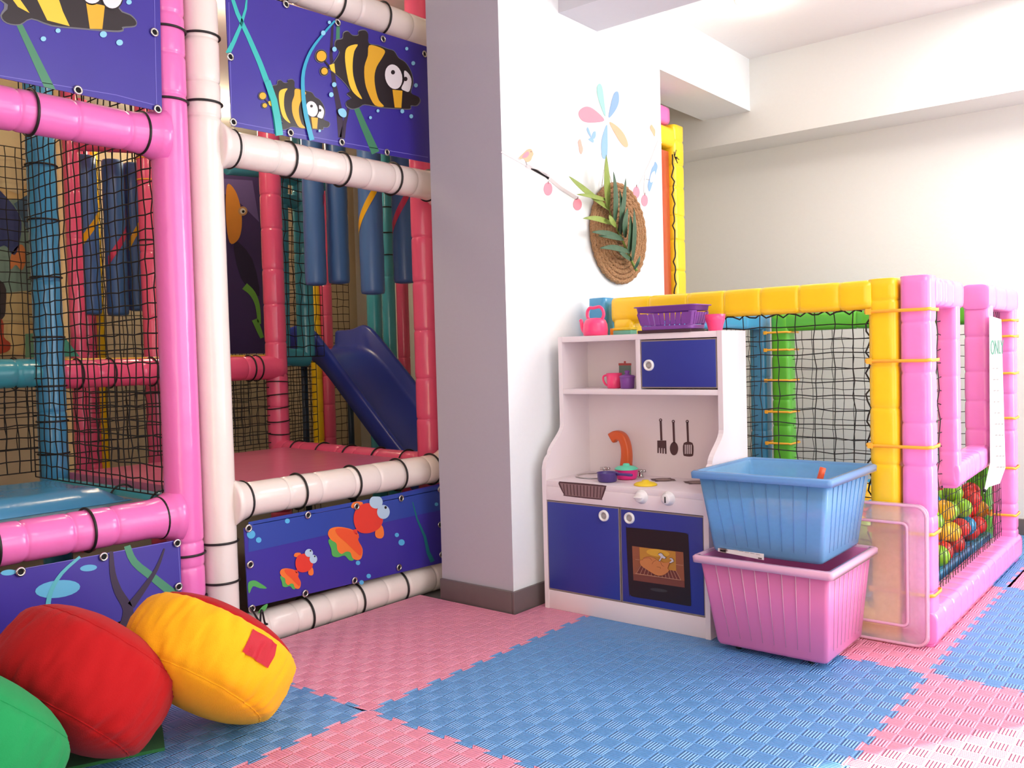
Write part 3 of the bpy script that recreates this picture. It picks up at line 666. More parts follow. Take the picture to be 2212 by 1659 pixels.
def goldfish(f, lay, top=True):
    def P(pts, m, l, s=4): A.poly([f(*q) for q in (smooth_pts(pts, s) if s else pts)], m, lay + l)
    P([(1115, 690), (1140, 770), (1150, 830), (1200, 845), (1260, 830), (1300, 870), (1340, 870), (1360, 800), (1200, 680)], P_LIME, 0, 3)
    P([(1110, 640), (1130, 590), (1200, 572), (1290, 585), (1340, 605), (1385, 640), (1380, 690), (1420, 770), (1410, 850), (1370, 870), (1330, 850), (1310, 800), (1270, 795), (1230, 815), (1195, 780), (1185, 720), (1140, 690)], P_ORG, 1, 3)
    P([(1180, 590), (1290, 590), (1385, 650), (1380, 690), (1415, 770), (1400, 830), (1350, 790), (1280, 720), (1200, 650)], P_SCAR, 2, 3)
    P([(1330, 600), (1370, 590), (1375, 640), (1350, 640)], P_RED, 2, 0)
    P([(1320, 400), (1340, 352), (1420, 352), (1400, 410)], P_ORG, 1, 3)
    P([(1560, 545), (1600, 570), (1612, 640), (1590, 675), (1545, 668), (1532, 625)], P_ORG, 1, 3)
    P([(1340, 470), (1370, 400), (1430, 365), (1500, 365), (1560, 420), (1600, 500), (1585, 560), (1540, 605), (1460, 630), (1385, 615), (1345, 550)], P_RED, 3, 3)
    P(ell(1538, 350, 60, 58), P_EYE, 4, 0); P(ell(1603, 438, 57, 63), P_EYE, 5, 0); P(ell(1622, 398, 11, 13), P_BLK, 6, 0)
    if not top: P(ell(1560, 318, 11, 13), P_BLK, 6, 0)
goldfish(lambda x, y: V(x, max(y, 300)), 3)
goldfish(lambda x, y: V((x - 1110) * 0.6 + 680, (y - 575) * 0.62 + 945), 3, False)
for x, y, r in ((422, 640, 38), (490, 690, 25), (747, 520, 22), (1728, 645, 19), (1770, 712, 28), (1380, 895, 20), (1476, 1013, 20), (1412, 1070, 20), (2083, 370, 16)): A.poly([V(*q) for q in ell(x, y, r, r)], pr('bubble_blue', (86, 176, 222)), 3)
A.poly([V(*q) for q in ribbon([(1870, 350), (1910, 500), (1980, 660), (2010, 800), (2050, 885)], 8, 40)], pr('dark_teal', (26, 112, 120)), 2)
A.poly([V(*q) for q in smooth_pts([(398, 1075), (450, 1052), (500, 1075), (565, 1122), (500, 1122), (440, 1105), (405, 1170)], 3)], P_LIME, 2); A.poly([V(*q) for q in smooth_pts([(485, 1340), (520, 1290), (572, 1262), (550, 1320), (500, 1345)], 3)], P_LIME, 2)
t.part('print', A.mb, A.mats, normals=False)

Q = lambda x, y: (x / 2.37, y / 2.37)                       # top-left banner
t, A = banner('navy banner at the top left corner with the belly of a striped fish', [(-120, -40), (345, -40), (350, 241), (-120, 145)], [(333, 70), (168, 195), (340, 236)], [(333, -20), (338, 228), (250, 205), (-20, 160)], (0.9, YBN, 1.75), 0.36)
A.poly([Q(*q) for q in smooth_pts([(-60, -90), (20, 20), (0, 80), (30, 120), (100, 130), (160, 100), (260, 135), (400, 150), (580, 165), (630, 160), (635, 145), (690, 138), (700, 110), (670, 75), (610, 40), (600, -90)], 3)], P_GRY, 2)
A.poly([Q(*q) for q in smooth_pts([(-60, -90), (40, 25), (8, 80), (35, 116), (100, 124), (160, 94), (265, 128), (400, 142), (575, 156), (625, 152), (625, 138), (688, 132), (694, 110), (665, 80), (605, 44), (600, -90)], 3)], P_BLK, 3)
A.poly([Q(*q) for q in ((20, -60), (60, -60), (150, 68), (90, 36))], P_YEL, 4); A.poly([Q(*q) for q in ((160, -60), (280, -60), (320, 60), (355, 135), (240, 105))], P_YEL, 4); A.poly([Q(*q) for q in ((438, 10), (535, 30), (522, 150), (458, 148))], P_YEL2, 4)
A.poly([Q(*q) for q in ell(470, -35, 58, 62)], P_BLK, 4); A.poly([Q(*q) for q in ell(470, -38, 52, 58)], P_WHT, 5); A.poly([Q(*q) for q in ell(572, -10, 56, 62)], P_BLK, 6); A.poly([Q(*q) for q in ell(572, -12, 50, 57)], P_WHT, 7)
A.poly([Q(*q) for q in ((82, 125), (115, 125), (285, 460), (225, 445))], P_GRN, 1)
for x, y, r in ((295, 158, 13), (220, 200, 14), (527, 177, 18), (610, 219, 17), (658, 12, 14)): A.poly([Q(*q) for q in ell(x, y, r, r * .9)], P_BUB, 5)
t.part('print', A.mb, A.mats, normals=False)

LQ = lambda x, y: (x / 2.552, 650 + y / 2.552)               # lower-left banner
t, A = banner('navy banner behind the cushions with pale blue ovals and dark weeds', [(-120, 1245), (389, 1165), (393, 1308), (-120, 1418)], [LQ(112, 1493), LQ(570, 1410), LQ(975, 1335), LQ(983, 1575)], [LQ(0, 1500), LQ(980, 1320), LQ(1000, 1640)], (0.9, YBN, 0.2), 0.36)
B_LT = pr('light_aqua', (96, 176, 214))
A.poly([LQ(*q) for q in ell(317, 1588, 125, 48, -0.12)], B_LT, 2); A.poly([LQ(*q) for q in ell(487, 1472, 47, 18, -0.1)], B_LT, 2); A.poly([LQ(*q) for q in ell(45, 1497, 42, 16, -0.1)], B_LT, 2)
A.poly([LQ(*q) for q in ribbon(smooth_pts([(440, 1410), (340, 1500), (280, 1600), (262, 1700), (270, 1800)], 3, False), 14, 34)], pr('sea_teal', (88, 178, 190)), 3)
A.poly([LQ(*q) for q in ribbon(smooth_pts([(612, 1380), (620, 1500), (650, 1600), (705, 1700), (690, 1800)], 3, False), 20, 70)], P_BROWN, 3); A.poly([LQ(*q) for q in ribbon(smooth_pts([(905, 1365), (860, 1480), (780, 1600), (720, 1680)], 3, False), 8, 44)], P_BROWN, 3)
A.poly([LQ(*q) for q in ribbon(smooth_pts([(700, 1350), (740, 1440), (850, 1530), (1000, 1650)], 3, False), 36, 50)], pr('sea_green', (70, 140, 104)), 2)
t.part('print', A.mb, A.mats, normals=False)

# ------------------------------------------------------------------ ball pit
SQ = 5.0
def sqpole(th, name, m, p0, p1, r=0.0405, seams=(), seed=0, parent=None): return th.part(name, ptube(MB(), p0, p1, r, seams, (0, 0), SQ, n=36, seed=seed, wr=0.012, capr=0.3), m, parent)
def strap(th, z, lo, hi, parent=None, rad=0.012):
    pts = []
    for cx, cy, a0 in ((hi[0] - rad, hi[1] - rad, 0), (lo[0] + rad, hi[1] - rad, PI / 2), (lo[0] + rad, lo[1] + rad, PI), (hi[0] - rad, lo[1] + rad, 1.5 * PI)):
        pts += [(cx + rad * math.cos(a0 + k * PI / 8), cy + rad * math.sin(a0 + k * PI / 8), z + 0.001 * math.sin(7 * cx + k)) for k in range(5)]
    mb = MB(); n = len(pts); vs = []
    for x, y, zz in pts: vs += [(x, y, zz - 0.0045), (x, y, zz + 0.0045)]
    c = Vector(((lo[0] + hi[0]) / 2, (lo[1] + hi[1]) / 2, z))
    for x, y, zz in pts:
        d = (Vector((x, y, zz)) - c); d.z = 0; d = d.normalized() * 0.002; vs += [(x + d.x, y + d.y, zz - 0.0045), (x + d.x, y + d.y, zz + 0.0045)]
    fs = []
    for i in range(n):
        j = (i + 1) % n; fs += [[2 * n + 2 * i, 2 * n + 2 * j, 2 * n + 2 * j + 1, 2 * n + 2 * i + 1], [2 * i + 1, 2 * j + 1, 2 * n + 2 * j + 1, 2 * n + 2 * i + 1], [2 * i, 2 * n + 2 * i, 2 * n + 2 * j, 2 * j]]
    mb.add(vs, fs); mb.box((lo[0] - 0.004, hi[1] - 0.02, z - 0.008), (lo[0] - 0.0005, hi[1] - 0.006, z + 0.008))
    return th.part('zip_tie', mb, TIEO, parent, normals=True)
yp = Thing('padded_fence', 'yellow padded netted panel of the ball pit behind the toy kitchen', 'play frame', (2.64, 1.2, 0))
YPX, YP0, YP1 = 2.642, 0.769, 1.665
sqpole(yp, 'post', YELLOW, (YPX, YP0, 0.001), (YPX, YP0, 1.026), seams=[0.14, 0.33, 0.50, 0.66, 0.78, 0.965], seed=71)
sqpole(yp, 'post', YELLOW, (YPX, YP1 - 0.04, 0.001), (YPX, YP1 - 0.04, 0.95), seams=[0.2, 0.5, 0.8], seed=72)
sqpole(yp, 'rail', YELLOW, (YPX, YP0 + 0.03, 0.984), (YPX, YP1, 0.984), seams=[0.09, 0.21, 0.33, 0.45, 0.58, 0.72], seed=73, r=0.0425)
sqpole(yp, 'rail', YELLOW, (YPX, YP0 + 0.03, 0.044), (YPX, YP1 - 0.08, 0.044), seams=[0.2, 0.5], seed=74)
yp.part('net', net(MB(), (YPX, YP0 + 0.035, 0.06), (0, 0.80, 0), (0, 0, 0.885), 14, 21, seed=21, jit=0.004, r=0.0016), NETM, normals=False)
lc = MB(); rnd = random.Random(4)
lc.tube([(YPX - 0.02 + rnd.uniform(-.008, .008), YP0 + 0.045 + 0.008 * math.sin(k * 1.9), 0.08 + k * 0.02) for k in range(43)], 0.0026, 5)
lc.tube([(YPX - 0.02 + rnd.uniform(-.006, .006), YP0 + 0.06 + k * 0.018, 0.938 + 0.007 * math.sin(k * 2.3)) for k in range(42)], 0.0026, 5)
yp.part('lacing', lc, CORD, normals=False)

gp = Thing('ball_pit_gate', 'light pink padded side of the ball pit with a U shaped entrance', 'play frame', (3.2, 0.69, 0))
GY = 0.6825
g0 = sqpole(gp, 'post', GATE, (2.641, GY, 0.001), (2.641, GY, 1.028), seams=[0.15, 0.36, 0.50, 0.62, 0.76, 0.9], seed=81)
sqpole(gp, 'rail', GATE, (2.66, GY, 0.986), (2.985, GY, 0.986), seams=[0.06, 0.12, 0.2], seed=82, r=0.042)
sqpole(gp, 'post', GATE, (2.94, 0.674, 0.41), (2.94, 0.674, 0.965), r=0.029, seams=[0.1, 0.2, 0.33, 0.44], seed=83)
sqpole(gp, 'post', GATE, (3.395, GY, 0.44), (3.395, GY, 0.965), r=0.041, seams=[0.1, 0.2, 0.3, 0.42], seed=84)
sqpole(gp, 'rail', GATE, (2.915, 0.68, 0.437), (3.43, 0.68, 0.455), r=0.038, seams=[0.1, 0.14, 0.18, 0.22, 0.3], seed=85)
sqpole(gp, 'rail', GATE, (3.35, GY, 0.995), (3.86, GY, 0.995), r=0.043, seams=[0.12, 0.3], seed=86)
g1 = sqpole(gp, 'post', GATE, (3.83, GY, 0.001), (3.83, GY, 0.97), seams=[0.12, 0.22, 0.36, 0.5, 0.64, 0.8], seed=87)
sqpole(gp, 'rail', GATE, (2.602, 0.679, 0.052), (3.87, 0.679, 0.052), r=0.046, seams=[0.10, 0.2, 0.29, 0.37, 0.45, 0.53, 0.61, 0.69, 0.78, 0.88, 1.0, 1.1], seed=88)
for z in (0.145, 0.315, 0.555, 0.795, 0.935, 0.42): strap(gp, z, (2.594, 0.640), (2.690, 0.816), g0) if z != 0.42 else None
for z in (0.18, 0.36, 0.55, 0.72, 0.86, 0.92): strap(gp, z, (3.782, 0.640), (3.878, 0.736), g1)
gp.part('net', net(MB(), (2.68, 0.69, 0.075), (1.11, 0, 0), (0, 0, 0.33), 34, 8, seed=22, jit=0.003, r=0.0012), NETM, normals=False)
gp.part('net', net(MB(), (2.68, 0.69, 0.40), (0.235, 0, 0), (0, 0, 0.55), 6, 13, seed=23, jit=0.006, r=0.0014), NETM, normals=False)
gp.part('net', net(MB(), (3.43, 0.69, 0.40), (0.36, 0, 0), (0, 0, 0.56), 10, 13, seed=24, jit=0.004, r=0.0014), NETM, normals=False)
lc = MB(); lc.tube([(2.70 + k * 0.03, 0.672 + 0.006 * math.sin(k * 2), 0.083 + 0.006 * math.sin(k * 1.3)) for k in range(37)], 0.005, 5); gp.part('lacing', lc, CORD, normals=False)

bl = Thing('padded_fence', 'blue padded netted panel of the ball pit next to the pillar', 'play frame', (3.3, 1.70, 0))
sqpole(bl, 'post', SKYB, (2.645, 1.735, 0.001), (2.645, 1.735, 1.03), r=0.036, seams=[0.3, 0.6, 0.9], seed=91)
sqpole(bl, 'rail', SKYB, (2.67, 1.735, 0.965), (3.99, 1.735, 0.965), r=0.04, seams=[0.2, 0.5, 0.8, 1.1], seed=92); sqpole(bl, 'post', SKYB, (3.995, 1.735, 0.001), (3.995, 1.735, 1.0), r=0.04, seams=[0.2, 0.45, 0.7], seed=93)
bl.part('net', net(MB(), (2.68, 1.735, 0.02), (1.28, 0, 0), (0, 0, 0.92), 28, 20, seed=25, r=0.0014), NETM, normals=False)
gn = Thing('padded_fence', 'green padded netted panel of the ball pit against the back wall', 'play frame', (3.97, 1.2, 0))
g2 = sqpole(gn, 'post', GREENV, (3.97, 1.612, 0.001), (3.97, 1.612, 0.99), r=0.044, seams=[0.15, 0.3, 0.48, 0.6, 0.8], seed=94)
sqpole(gn, 'post', GREENV, (3.97, 0.80, 0.001), (3.97, 0.80, 1.03), r=0.044, seams=[0.3, 0.6], seed=95); sqpole(gn, 'rail', GREENV, (3.97, 0.82, 0.955), (3.97, 1.60, 0.955), r=0.042, seams=[0.2, 0.45], seed=96)
for z in (0.40, 0.545, 0.69, 0.83, 0.91): strap(gn, z, (3.92, 1.564), (4.04, 1.69), g2)
gn.part('net', net(MB(), (3.97, 0.84, 0.02), (0, 0.73, 0), (0, 0, 0.90), 16, 20, seed=26, r=0.0014), NETM, normals=False)

# tall yellow frame between the pillar and the back wall
ty = Thing('climbing_bay', 'tall yellow padded frame standing at the right edge of the decorated wall', 'play frame', (3.62, 1.99, 0))
sqpole(ty, 'post', YELLOW, (3.655, 2.005, 0.001), (3.655, 2.005, 1.86), r=0.05, seams=[0.4, 0.9, 1.06, 1.2, 1.34, 1.45, 1.58, 1.68, 1.79], seed=97)
sqpole(ty, 'rail', YELLOW, (3.30, 2.005, 1.80), (3.63, 2.005, 1.80), r=0.045, seams=[0.1, 0.2], seed=98)
sqpole(ty, 'rail', PINK, (3.36, 2.005, 1.895), (3.585, 2.005, 1.895), r=0.04, seams=[0.1], seed=99)
ty.part('side_sheet', MB().box((3.3, 1.985, 0.05), (3.604, 1.995, 1.74)), vinyl('brick_red_vinyl', (196, 84, 50)))
lc = MB(); rnd = random.Random(9)
lc.tube([(3.587 + 0.010 * math.sin(k * 1.7) + rnd.uniform(-.005, .005), 1.955 + rnd.uniform(-.004, .004), 0.9 + k * 0.02) for k in range(42)], 0.0034, 5)
for k in range(8): lc.tube([Vector((3.597, 1.951, 1.71)), Vector((3.597 + rnd.uniform(-.03, .035), 1.94, 1.71 + rnd.uniform(-.03, .03)))], 0.002, 4)
ty.part('lacing', lc, CORD, normals=False)

# paper sign in the gate
sg = Thing('paper_sign', 'white paper notice with green heading hanging beside the ball pit gate', 'sign', (3.62, 0.635, 0.5))
sc = [(2138, 682), (2163, 690), (2172, 1010), (2160, 1044), (2136, 1052), (2126, 1066), (2140, 1000)]
sg.part('sheet', MB().prism([ony(x, y, 0.632) for x, y in sc], (0, 0.002, 0)), mat('paper_white', (246, 244, 240), 0.7, var=0.01))
A = Art('y', 0.632); TXG = pr('sign_green', (40, 140, 110)); TXK = pr('sign_grey', (150, 146, 144))
tcu = bpy.data.curves.new('heading', 'FONT'); tcu.body = 'ONLY'; tcu.size = 0.07; tcu.extrude = 0.0004; tcu.align_x = 'LEFT'
to = bpy.data.objects.new('heading', tcu); COL.objects.link(to); dg = bpy.context.evaluated_depsgraph_get(); me = bpy.data.meshes.new_from_object(to.evaluated_get(dg)); bpy.data.objects.remove(to)
hp = ony(2140, 766, 0.631); mbt = MB().add([Vector((v.co.x * 1.15, -v.co.z, v.co.y)) + hp for v in me.vertices], [list(p_.vertices) for p_ in me.polygons], 0, False); sg.part('heading', mbt, TXG, label='green heading text', normals=False); bpy.data.meshes.remove(me)
rnd = random.Random(3)
for k in range(10):
    y0 = 795 + k * 24 - (k > 7) * 3; x0 = 2144 + k * 0.9
    for j in range(rnd.randint(2, 3)):
        a = x0 + j * 7; A.poly([(a, y0), (a + rnd.uniform(3, 6), y0 - 1), (a + rnd.uniform(3, 6), y0 + 2), (a, y0 + 3)], TXK, 2)
sg.part('small_print', A.mb, A.mats, normals=False)
sg.part('tape_cord', MB().tube([ony(2127, 1060, 0.63), ony(2128, 1057, 0.66)], 0.006, 6), CORD)

# the balls
BCOL = {'blue': plastic('ball_blue', (42, 142, 190), 0.25), 'yellow': plastic('ball_yellow', (250, 190, 36), 0.25), 'red': plastic('ball_red', (222, 54, 44), 0.25), 'green': plastic('ball_green', (146, 204, 44), 0.25)}
protos = {}
for k_, m_ in BCOL.items():
    bm = bmesh.new(); bmesh.ops.create_uvsphere(bm, u_segments=24, v_segments=14, radius=0.0358)
    for v in bm.verts:
        d = noise.noise(v.co * 38); v.co *= 1 + 0.012 * d
        if abs(v.co.z) < 0.0035: v.co *= 0.985
    me = bpy.data.meshes.new('ball'); bm.to_mesh(me); bm.free(); me.materials.append(m_)
    for p_ in me.polygons: p_.use_smooth = True
    protos[k_] = me
rnd = random.Random(12)
def put_ball(x, y, z):
    k_ = rnd.choice(['blue', 'yellow', 'red', 'green', 'yellow', 'blue', 'red', 'green'])
    o = bpy.data.objects.new('play_ball', protos[k_]); COL.objects.link(o); o.location = (x, y, z); o.rotation_euler = (rnd.random() * 3, rnd.random() * 3, rnd.random() * 3)
    tag(o, k_ + ' plastic ball heaped in the ball pit', 'ball', 'balls in the ball pit')
solo('pit_base_block', MB().box((2.70, 0.745, 0.002), (3.90, 1.66, 0.088), bev=0.008), SKYB, 'blue foam block under the balls of the ball pit', 'foam block', (3.3, 1.3, -0.02))
BR_ = 0.0362; balls = []
def rest_z(x, y):
    z = 0.0885 + BR_
    for bx, by, bz in balls:
        d2 = (bx - x) ** 2 + (by - y) ** 2
        if d2 < 4 * BR_ * BR_: z = max(z, bz + math.sqrt(4 * BR_ * BR_ - d2))
    return z
for n_ in range(215):
    best = None
    for t_ in range(70):
        x = rnd.uniform(2.745, 3.86); y = 0.772 + 0.40 * rnd.random(); z = rest_z(x, y)
        sc_ = z
        if best is None or sc_ < best[0]: best = (sc_, x, y, z)
    balls.append(best[1:]); put_ball(*best[1:])

# ------------------------------------------------------------------ cushions
def pouf(name, label, c, axis, R, h, m_side, m_face2=None, patch=None, seed=0, scl=(1, 1), z0=0.0):
    """fat round floor cushion: two bulging discs sewn to a wrinkled band"""
    axis = Vector(axis).normalized(); e1 = (Vector((0, 0, 1)) - axis * axis.z).normalized(); e2 = axis.cross(e1); c = Vector(c)
    us = [-1, -0.97, -0.92, -0.85, -0.76, -0.68, -0.62, -0.58, -0.54, -0.46, -0.36, -0.24, -0.12, 0, 0.12, 0.24, 0.36, 0.46, 0.54, 0.58, 0.62, 0.68, 0.76, 0.85, 0.92, 0.97, 1]
    n = 132
    def P(u, a, lift=0):
        r = (max(0, 1 - abs(u) ** 2.5)) ** (1 / 2.2) if abs(u) < 1 else 0.0
        r = max(r, 0.02)
        wr = 0
        band = math.exp(-((abs(u) - 0.5) / 0.16) ** 2)
        ca_, sa_ = math.cos(a), math.sin(a)
        n1 = noise.noise(Vector((ca_ * 7 + seed, sa_ * 7, u * 1.3 + seed))); n2 = noise.noise(Vector((ca_ * 12 + seed, sa_ * 12, u * 2.0 + seed)))
        wr += band * (0.040 - 0.11 * abs(n1)) + math.exp(-(u / 0.55) ** 2) * (0.026 - 0.075 * abs(n2))
        wr += 0.035 * noise.noise(Vector((math.cos(a) * 1.3 + seed, math.sin(a) * 1.3, u)))
        seam = 0.018 * math.exp(-((abs(u) - 0.58) / 0.02) ** 2)
        rr = R * r * (1 + wr - seam) + lift
        ax = h * (abs(u) ** 0.85) * (1 if u > 0 else -1)
        x = e1 * (math.cos(a) * rr * scl[0]) + e2 * (math.sin(a) * rr * scl[1]) + axis * ax
        return c + x
    rings = [[P(u, 2 * PI * k / n) for k in range(n)] for u in us]
    zmin = min(p.z for r_ in rings for p in r_); dz = Vector((0, 0, -zmin + z0))
    c += dz + Vector((0, 0, 0)); rings = [[p + dz for p in r_] for r_ in rings]
    t = Thing(name, label, 'cushion', (c.x, c.y, 0))
    k1 = us.index(0.58)
    if m_face2:
        t.part('cover', MB().loft(rings[:k1 + 1], caps=(True, False)), m_side); t.part('end_panel', MB().loft(rings[k1:], caps=(False, True)), m_face2, label='red end panel')
    else: t.part('cover', MB().loft(rings), m_side)
    sm = MB()
    for u in ((-0.58,) if m_face2 else (-0.58, 0.58)): sm.tube([P(u, 2 * PI * k / n, 0.0004) for k in range(n)], 0.0016, 5, closed=True)
    t.part('seam', sm, m_side)
    if patch:
        a0, a1, u0, u1 = patch; vs = []; q = 10
        for i in range(q + 1):
            for j in range(q + 1): vs.append(P(u0 + (u1 - u0) * i / q, a0 + (a1 - a0) * j / q, 0.0035))
        t.part('patch', MB().add(vs, [[i * (q + 1) + j, i * (q + 1) + j + 1, (i + 1) * (q + 1) + j + 1, (i + 1) * (q + 1) + j] for i in range(q) for j in range(q)]), mat('red_patch', (184, 20, 40), 0.7, bump=0.1, scale=300), label='square red patch')
    return t
fab = lambda n, c: mat(n, c, 0.85, bump=0.15, scale=420, var=0.05, sheen=0.06, spec=0.2)
CY, CR, CG = fab('yellow_cotton', (250, 178, 24)), fab('red_cotton', (172, 16, 20)), fab('green_cotton', (32, 146, 82))
_vr = (Vector((1.1, 1.9, 0.2)) - CAM).normalized(); _ri = Vector((0.63, -0.776, 0)); _ri = (_ri - _vr * _ri.dot(_vr)).normalized(); _upv = _ri.cross(_vr)
AX = _ri * 0.45 + _upv * 0.86 + _vr * 0.20
AX2 = _ri * 0.48 + _upv * 0.84 + _vr * 0.20
YC = onz(452, 1424, 0.17); RC = onz(176, 1496, 0.16); GC = onz(-100, 1612, 0.17)
pouf('floor_cushion', 'plump yellow floor cushion with a square red patch, leaning by the white post', YC, AX, 0.190, 0.112, CY, CR, (1.12, 1.50, 0.02, 0.46), seed=2)
pouf('floor_cushion', 'plump red floor cushion between the yellow and the green cushion', RC, AX2, 0.186, 0.126, CR, None, None, seed=5, z0=0.008)
pouf('floor_cushion', 'green floor cushion cut off by the bottom left corner', GC, AX, 0.19, 0.125, CG, None, None, seed=9)
q = [onz(352, 1580, 0.004), onz(356, 1618, 0.004), onz(60, 1680, 0.004), onz(-200, 1640, 0.004), onz(60, 1550, 0.004), onz(280, 1480, 0.004), onz(330, 1500, 0.004)]
solo('felt_mat', MB().prism([Vector((p_.x, p_.y, 0.0005)) for p_ in q], (0, 0, 0.007)), fab('dark_green_felt', (50, 112, 62)), 'thin dark green mat lying under the red cushion', 'mat', (q[0].x, q[0].y, 0))

# ------------------------------------------------------------------ toy kitchen
KX, KB, KY0, KY1 = 2.32, 2.592, 1.173, 1.772
KW = mat('white_laminate', (236, 224, 226), 0.4, bump=0.02, scale=20, var=0.01); KBL = mat('blue_laminate', (46, 58, 150), 0.42, var=0.02); KE = mat('door_edging', (150, 136, 130), 0.5)
KBR = mat('brown_print', (84, 56, 58), 0.5, var=0.03)
kt = Thing('toy_kitchen', 'white wooden toy kitchen with royal blue doors, oven and open shelf', 'toy kitchen', (2.45, 1.47, 0))
def curve(x0, z0, x1, z1, n=10): return [(x0 + (x1 - x0) * (t_ * t_ * (3 - 2 * t_)), z0 + (z1 - z0) * t_) for t_ in [i / n for i in range(n + 1)]]
UX = 2.428
sidep = [(KX, 0), (KB, 0), (KB, 0.896), (UX, 0.896), (UX, 0.60)] + curve(UX, 0.60, KX + 0.030, 0.507, 9)[1:] + [(KX + 0.016, 0.497), (KX + 0.006, 0.482), (KX, 0.462)]
for y0 in (KY0, KY1 - 0.016): kt.part('side_panel', MB().prism([(x, y0, z) for x, z in sidep], (0, 0.016, 0)), KW)
yi0, yi1 = KY0 + 0.016, KY1 - 0.016
kt.part('back_panel', MB().box((KB - 0.012, yi0, 0.36), (KB, yi1, 0.88)), KW)
kt.part('top_panel', MB().box((UX + 0.001, yi0, 0.877), (KB, yi1, 0.8955), bev=0.001), KW)
kt.part('shelf', MB().box((UX + 0.001, yi0, 0.703), (KB - 0.012, yi1, 0.720), bev=0.001), KW)
dv = 1.462
kt.part('divider', MB().box((UX + 0.001, dv - 0.008, 0.72), (KB - 0.012, dv + 0.008, 0.877), bev=0.001), KW)
kt.part('worktop', MB().box((KX + 0.002, yi0, 0.405), (KB - 0.012, yi1, 0.424), bev=0.001), KW)
kt.part('control_panel', MB().box((KX + 0.001, yi0, 0.360), (KX + 0.016, yi1, 0.405), bev=0.0008), KW)
kt.part('plinth', MB().box((KX + 0.002, yi0, 0.0), (KX + 0.018, yi1, 0.062), bev=0.001).box((KX + 0.06, yi0, 0.0), (KB - 0.02, yi1, 0.06)), KW)
kt.part('carcass', MB().box((KX + 0.02, yi0, 0.062), (KB - 0.012, yi1, 0.40)), KW)
def handle(parent, x, y, z):
    kt.part('handle', MB().lathe([(0.0105, -0.001), (0.0115, -0.006), (0.0145, -0.008), (0.0175, -0.005), (0.018, 0)], (x, y, z), 32, axis='x', caps=(False, False)), plastic('handle_white', (240, 238, 234)), parent)
    kt.part('handle_recess', MB().lathe([(0.0003, -0.0012), (0.0112, -0.0012), (0.0112, 0)], (x, y, z), 28, axis='x', caps=(True, False)), mat('recess_grey', (176, 170, 168), 0.4), parent)
def door(name, x, y0, y1, z0, z1, hx):
    e = kt.part('door_edging', MB().box((x + 0.0005, y0, z0), (x + 0.014, y1, z1)), KE)
    dr = kt.part(name, MB().box((x - 0.002, y0 + 0.004, z0 + 0.004), (x + 0.012, y1 - 0.004, z1 - 0.004), bev=0.0012), KBL)
    handle(dr, x - 0.002, hx[0], hx[1]); return dr
a = onx(1402, 789, UX); door('door', UX + 0.002, yi0 + 0.002, dv - 0.010, 0.724, 0.874, (a.y, a.z))
a = onx(1305, 1114, KX); door('door', KX + 0.002, 1.476, yi1, 0.064, 0.358, (a.y, a.z))
a = onx(1360, 1119, KX); od = door('oven_door', KX + 0.002, yi0, 1.473, 0.064, 0.358, (a.y, a.z))
# oven window print on its door
OV = lambda x, y: (1340 + x / 8.73, 1130 + y / 8.73)
A = Art('x', KX - 0.001); pk_ = lambda n, c: mat('oven_' + n, c, 0.4, var=0.03)
A.poly([OV(*q) for q in smooth_pts([(110, 150), (130, 95), (190, 85), (700, 132), (1190, 182), (1270, 220), (1285, 280), (1335, 1480), (1330, 1545), (1270, 1560), (720, 1462), (260, 1390), (190, 1345), (165, 1290)], 4)], pk_('black', (34, 24, 26)), 1)
A.poly([OV(*q) for q in ((225, 430), (1190, 548), (1218, 1215), (250, 1075))], pk_('brown', (152, 90, 60)), 2)
A.poly([OV(*q) for q in ((365, 455), (1045, 535), (1058, 905), (380, 800))], pk_('amber', (196, 138, 54)), 3); A.poly([OV(*q) for q in ell(715, 560, 220, 70, 0.12)], pk_('glow', (222, 170, 56)), 4)
A.poly([OV(*q) for q in ((250, 960), (1215, 1090), (1218, 1215), (250, 1075))], pk_('dark_brown', (120, 66, 52)), 3); A.poly([OV(*q) for q in ((380, 800), (1058, 900), (1150, 1075), (300, 950))], pk_('mid_brown', (112, 56, 46)), 4)
GR = pk_('rack', (198, 150, 120))
for k in range(13):
    xa = 395 + k * 55; xb = 310 + k * 70; A.poly([OV(*q) for q in ribbon([(xa, 800 + k * 8), (xb, 948 + k * 10.5)], 8)], GR, 5)
A.poly([OV(*q) for q in ribbon([(290, 945), (1140, 1070)], 10)], GR, 6); A.poly([OV(*q) for q in ribbon([(290, 680), (372, 690)], 7)], GR, 5); A.poly([OV(*q) for q in ribbon([(1058, 778), (1195, 795)], 7)], GR, 5)
CK = pk_('roast', (208, 132, 74)); CL = pk_('roast_line', (150, 84, 50))
bird = [(385, 700), (440, 690), (450, 655), (560, 630), (660, 660), (720, 705), (770, 710), (830, 740), (920, 735), (960, 720), (905, 850), (930, 890), (850, 960), (760, 985), (680, 970), (540, 890), (400, 790)]
A.poly([OV(*q) for q in smooth_pts([(x + (x - 660) * .02, y + (y - 800) * .03) for x, y in bird], 3)], CL, 7); A.poly([OV(*q) for q in smooth_pts(bird, 3)], CK, 8)
for ln in ([(450, 660), (560, 650), (610, 700)], [(610, 770), (640, 720), (690, 700)], [(770, 720), (800, 790), (840, 810)], [(700, 820), (770, 830), (765, 860)], [(905, 850), (940, 760), (975, 735)]): A.poly([OV(*q) for q in ribbon(smooth_pts(ln, 3, False), 7)], CL, 9)
BN = pk_('bone', (206, 202, 206)); BNK = pk_('bone_line', (84, 74, 84))
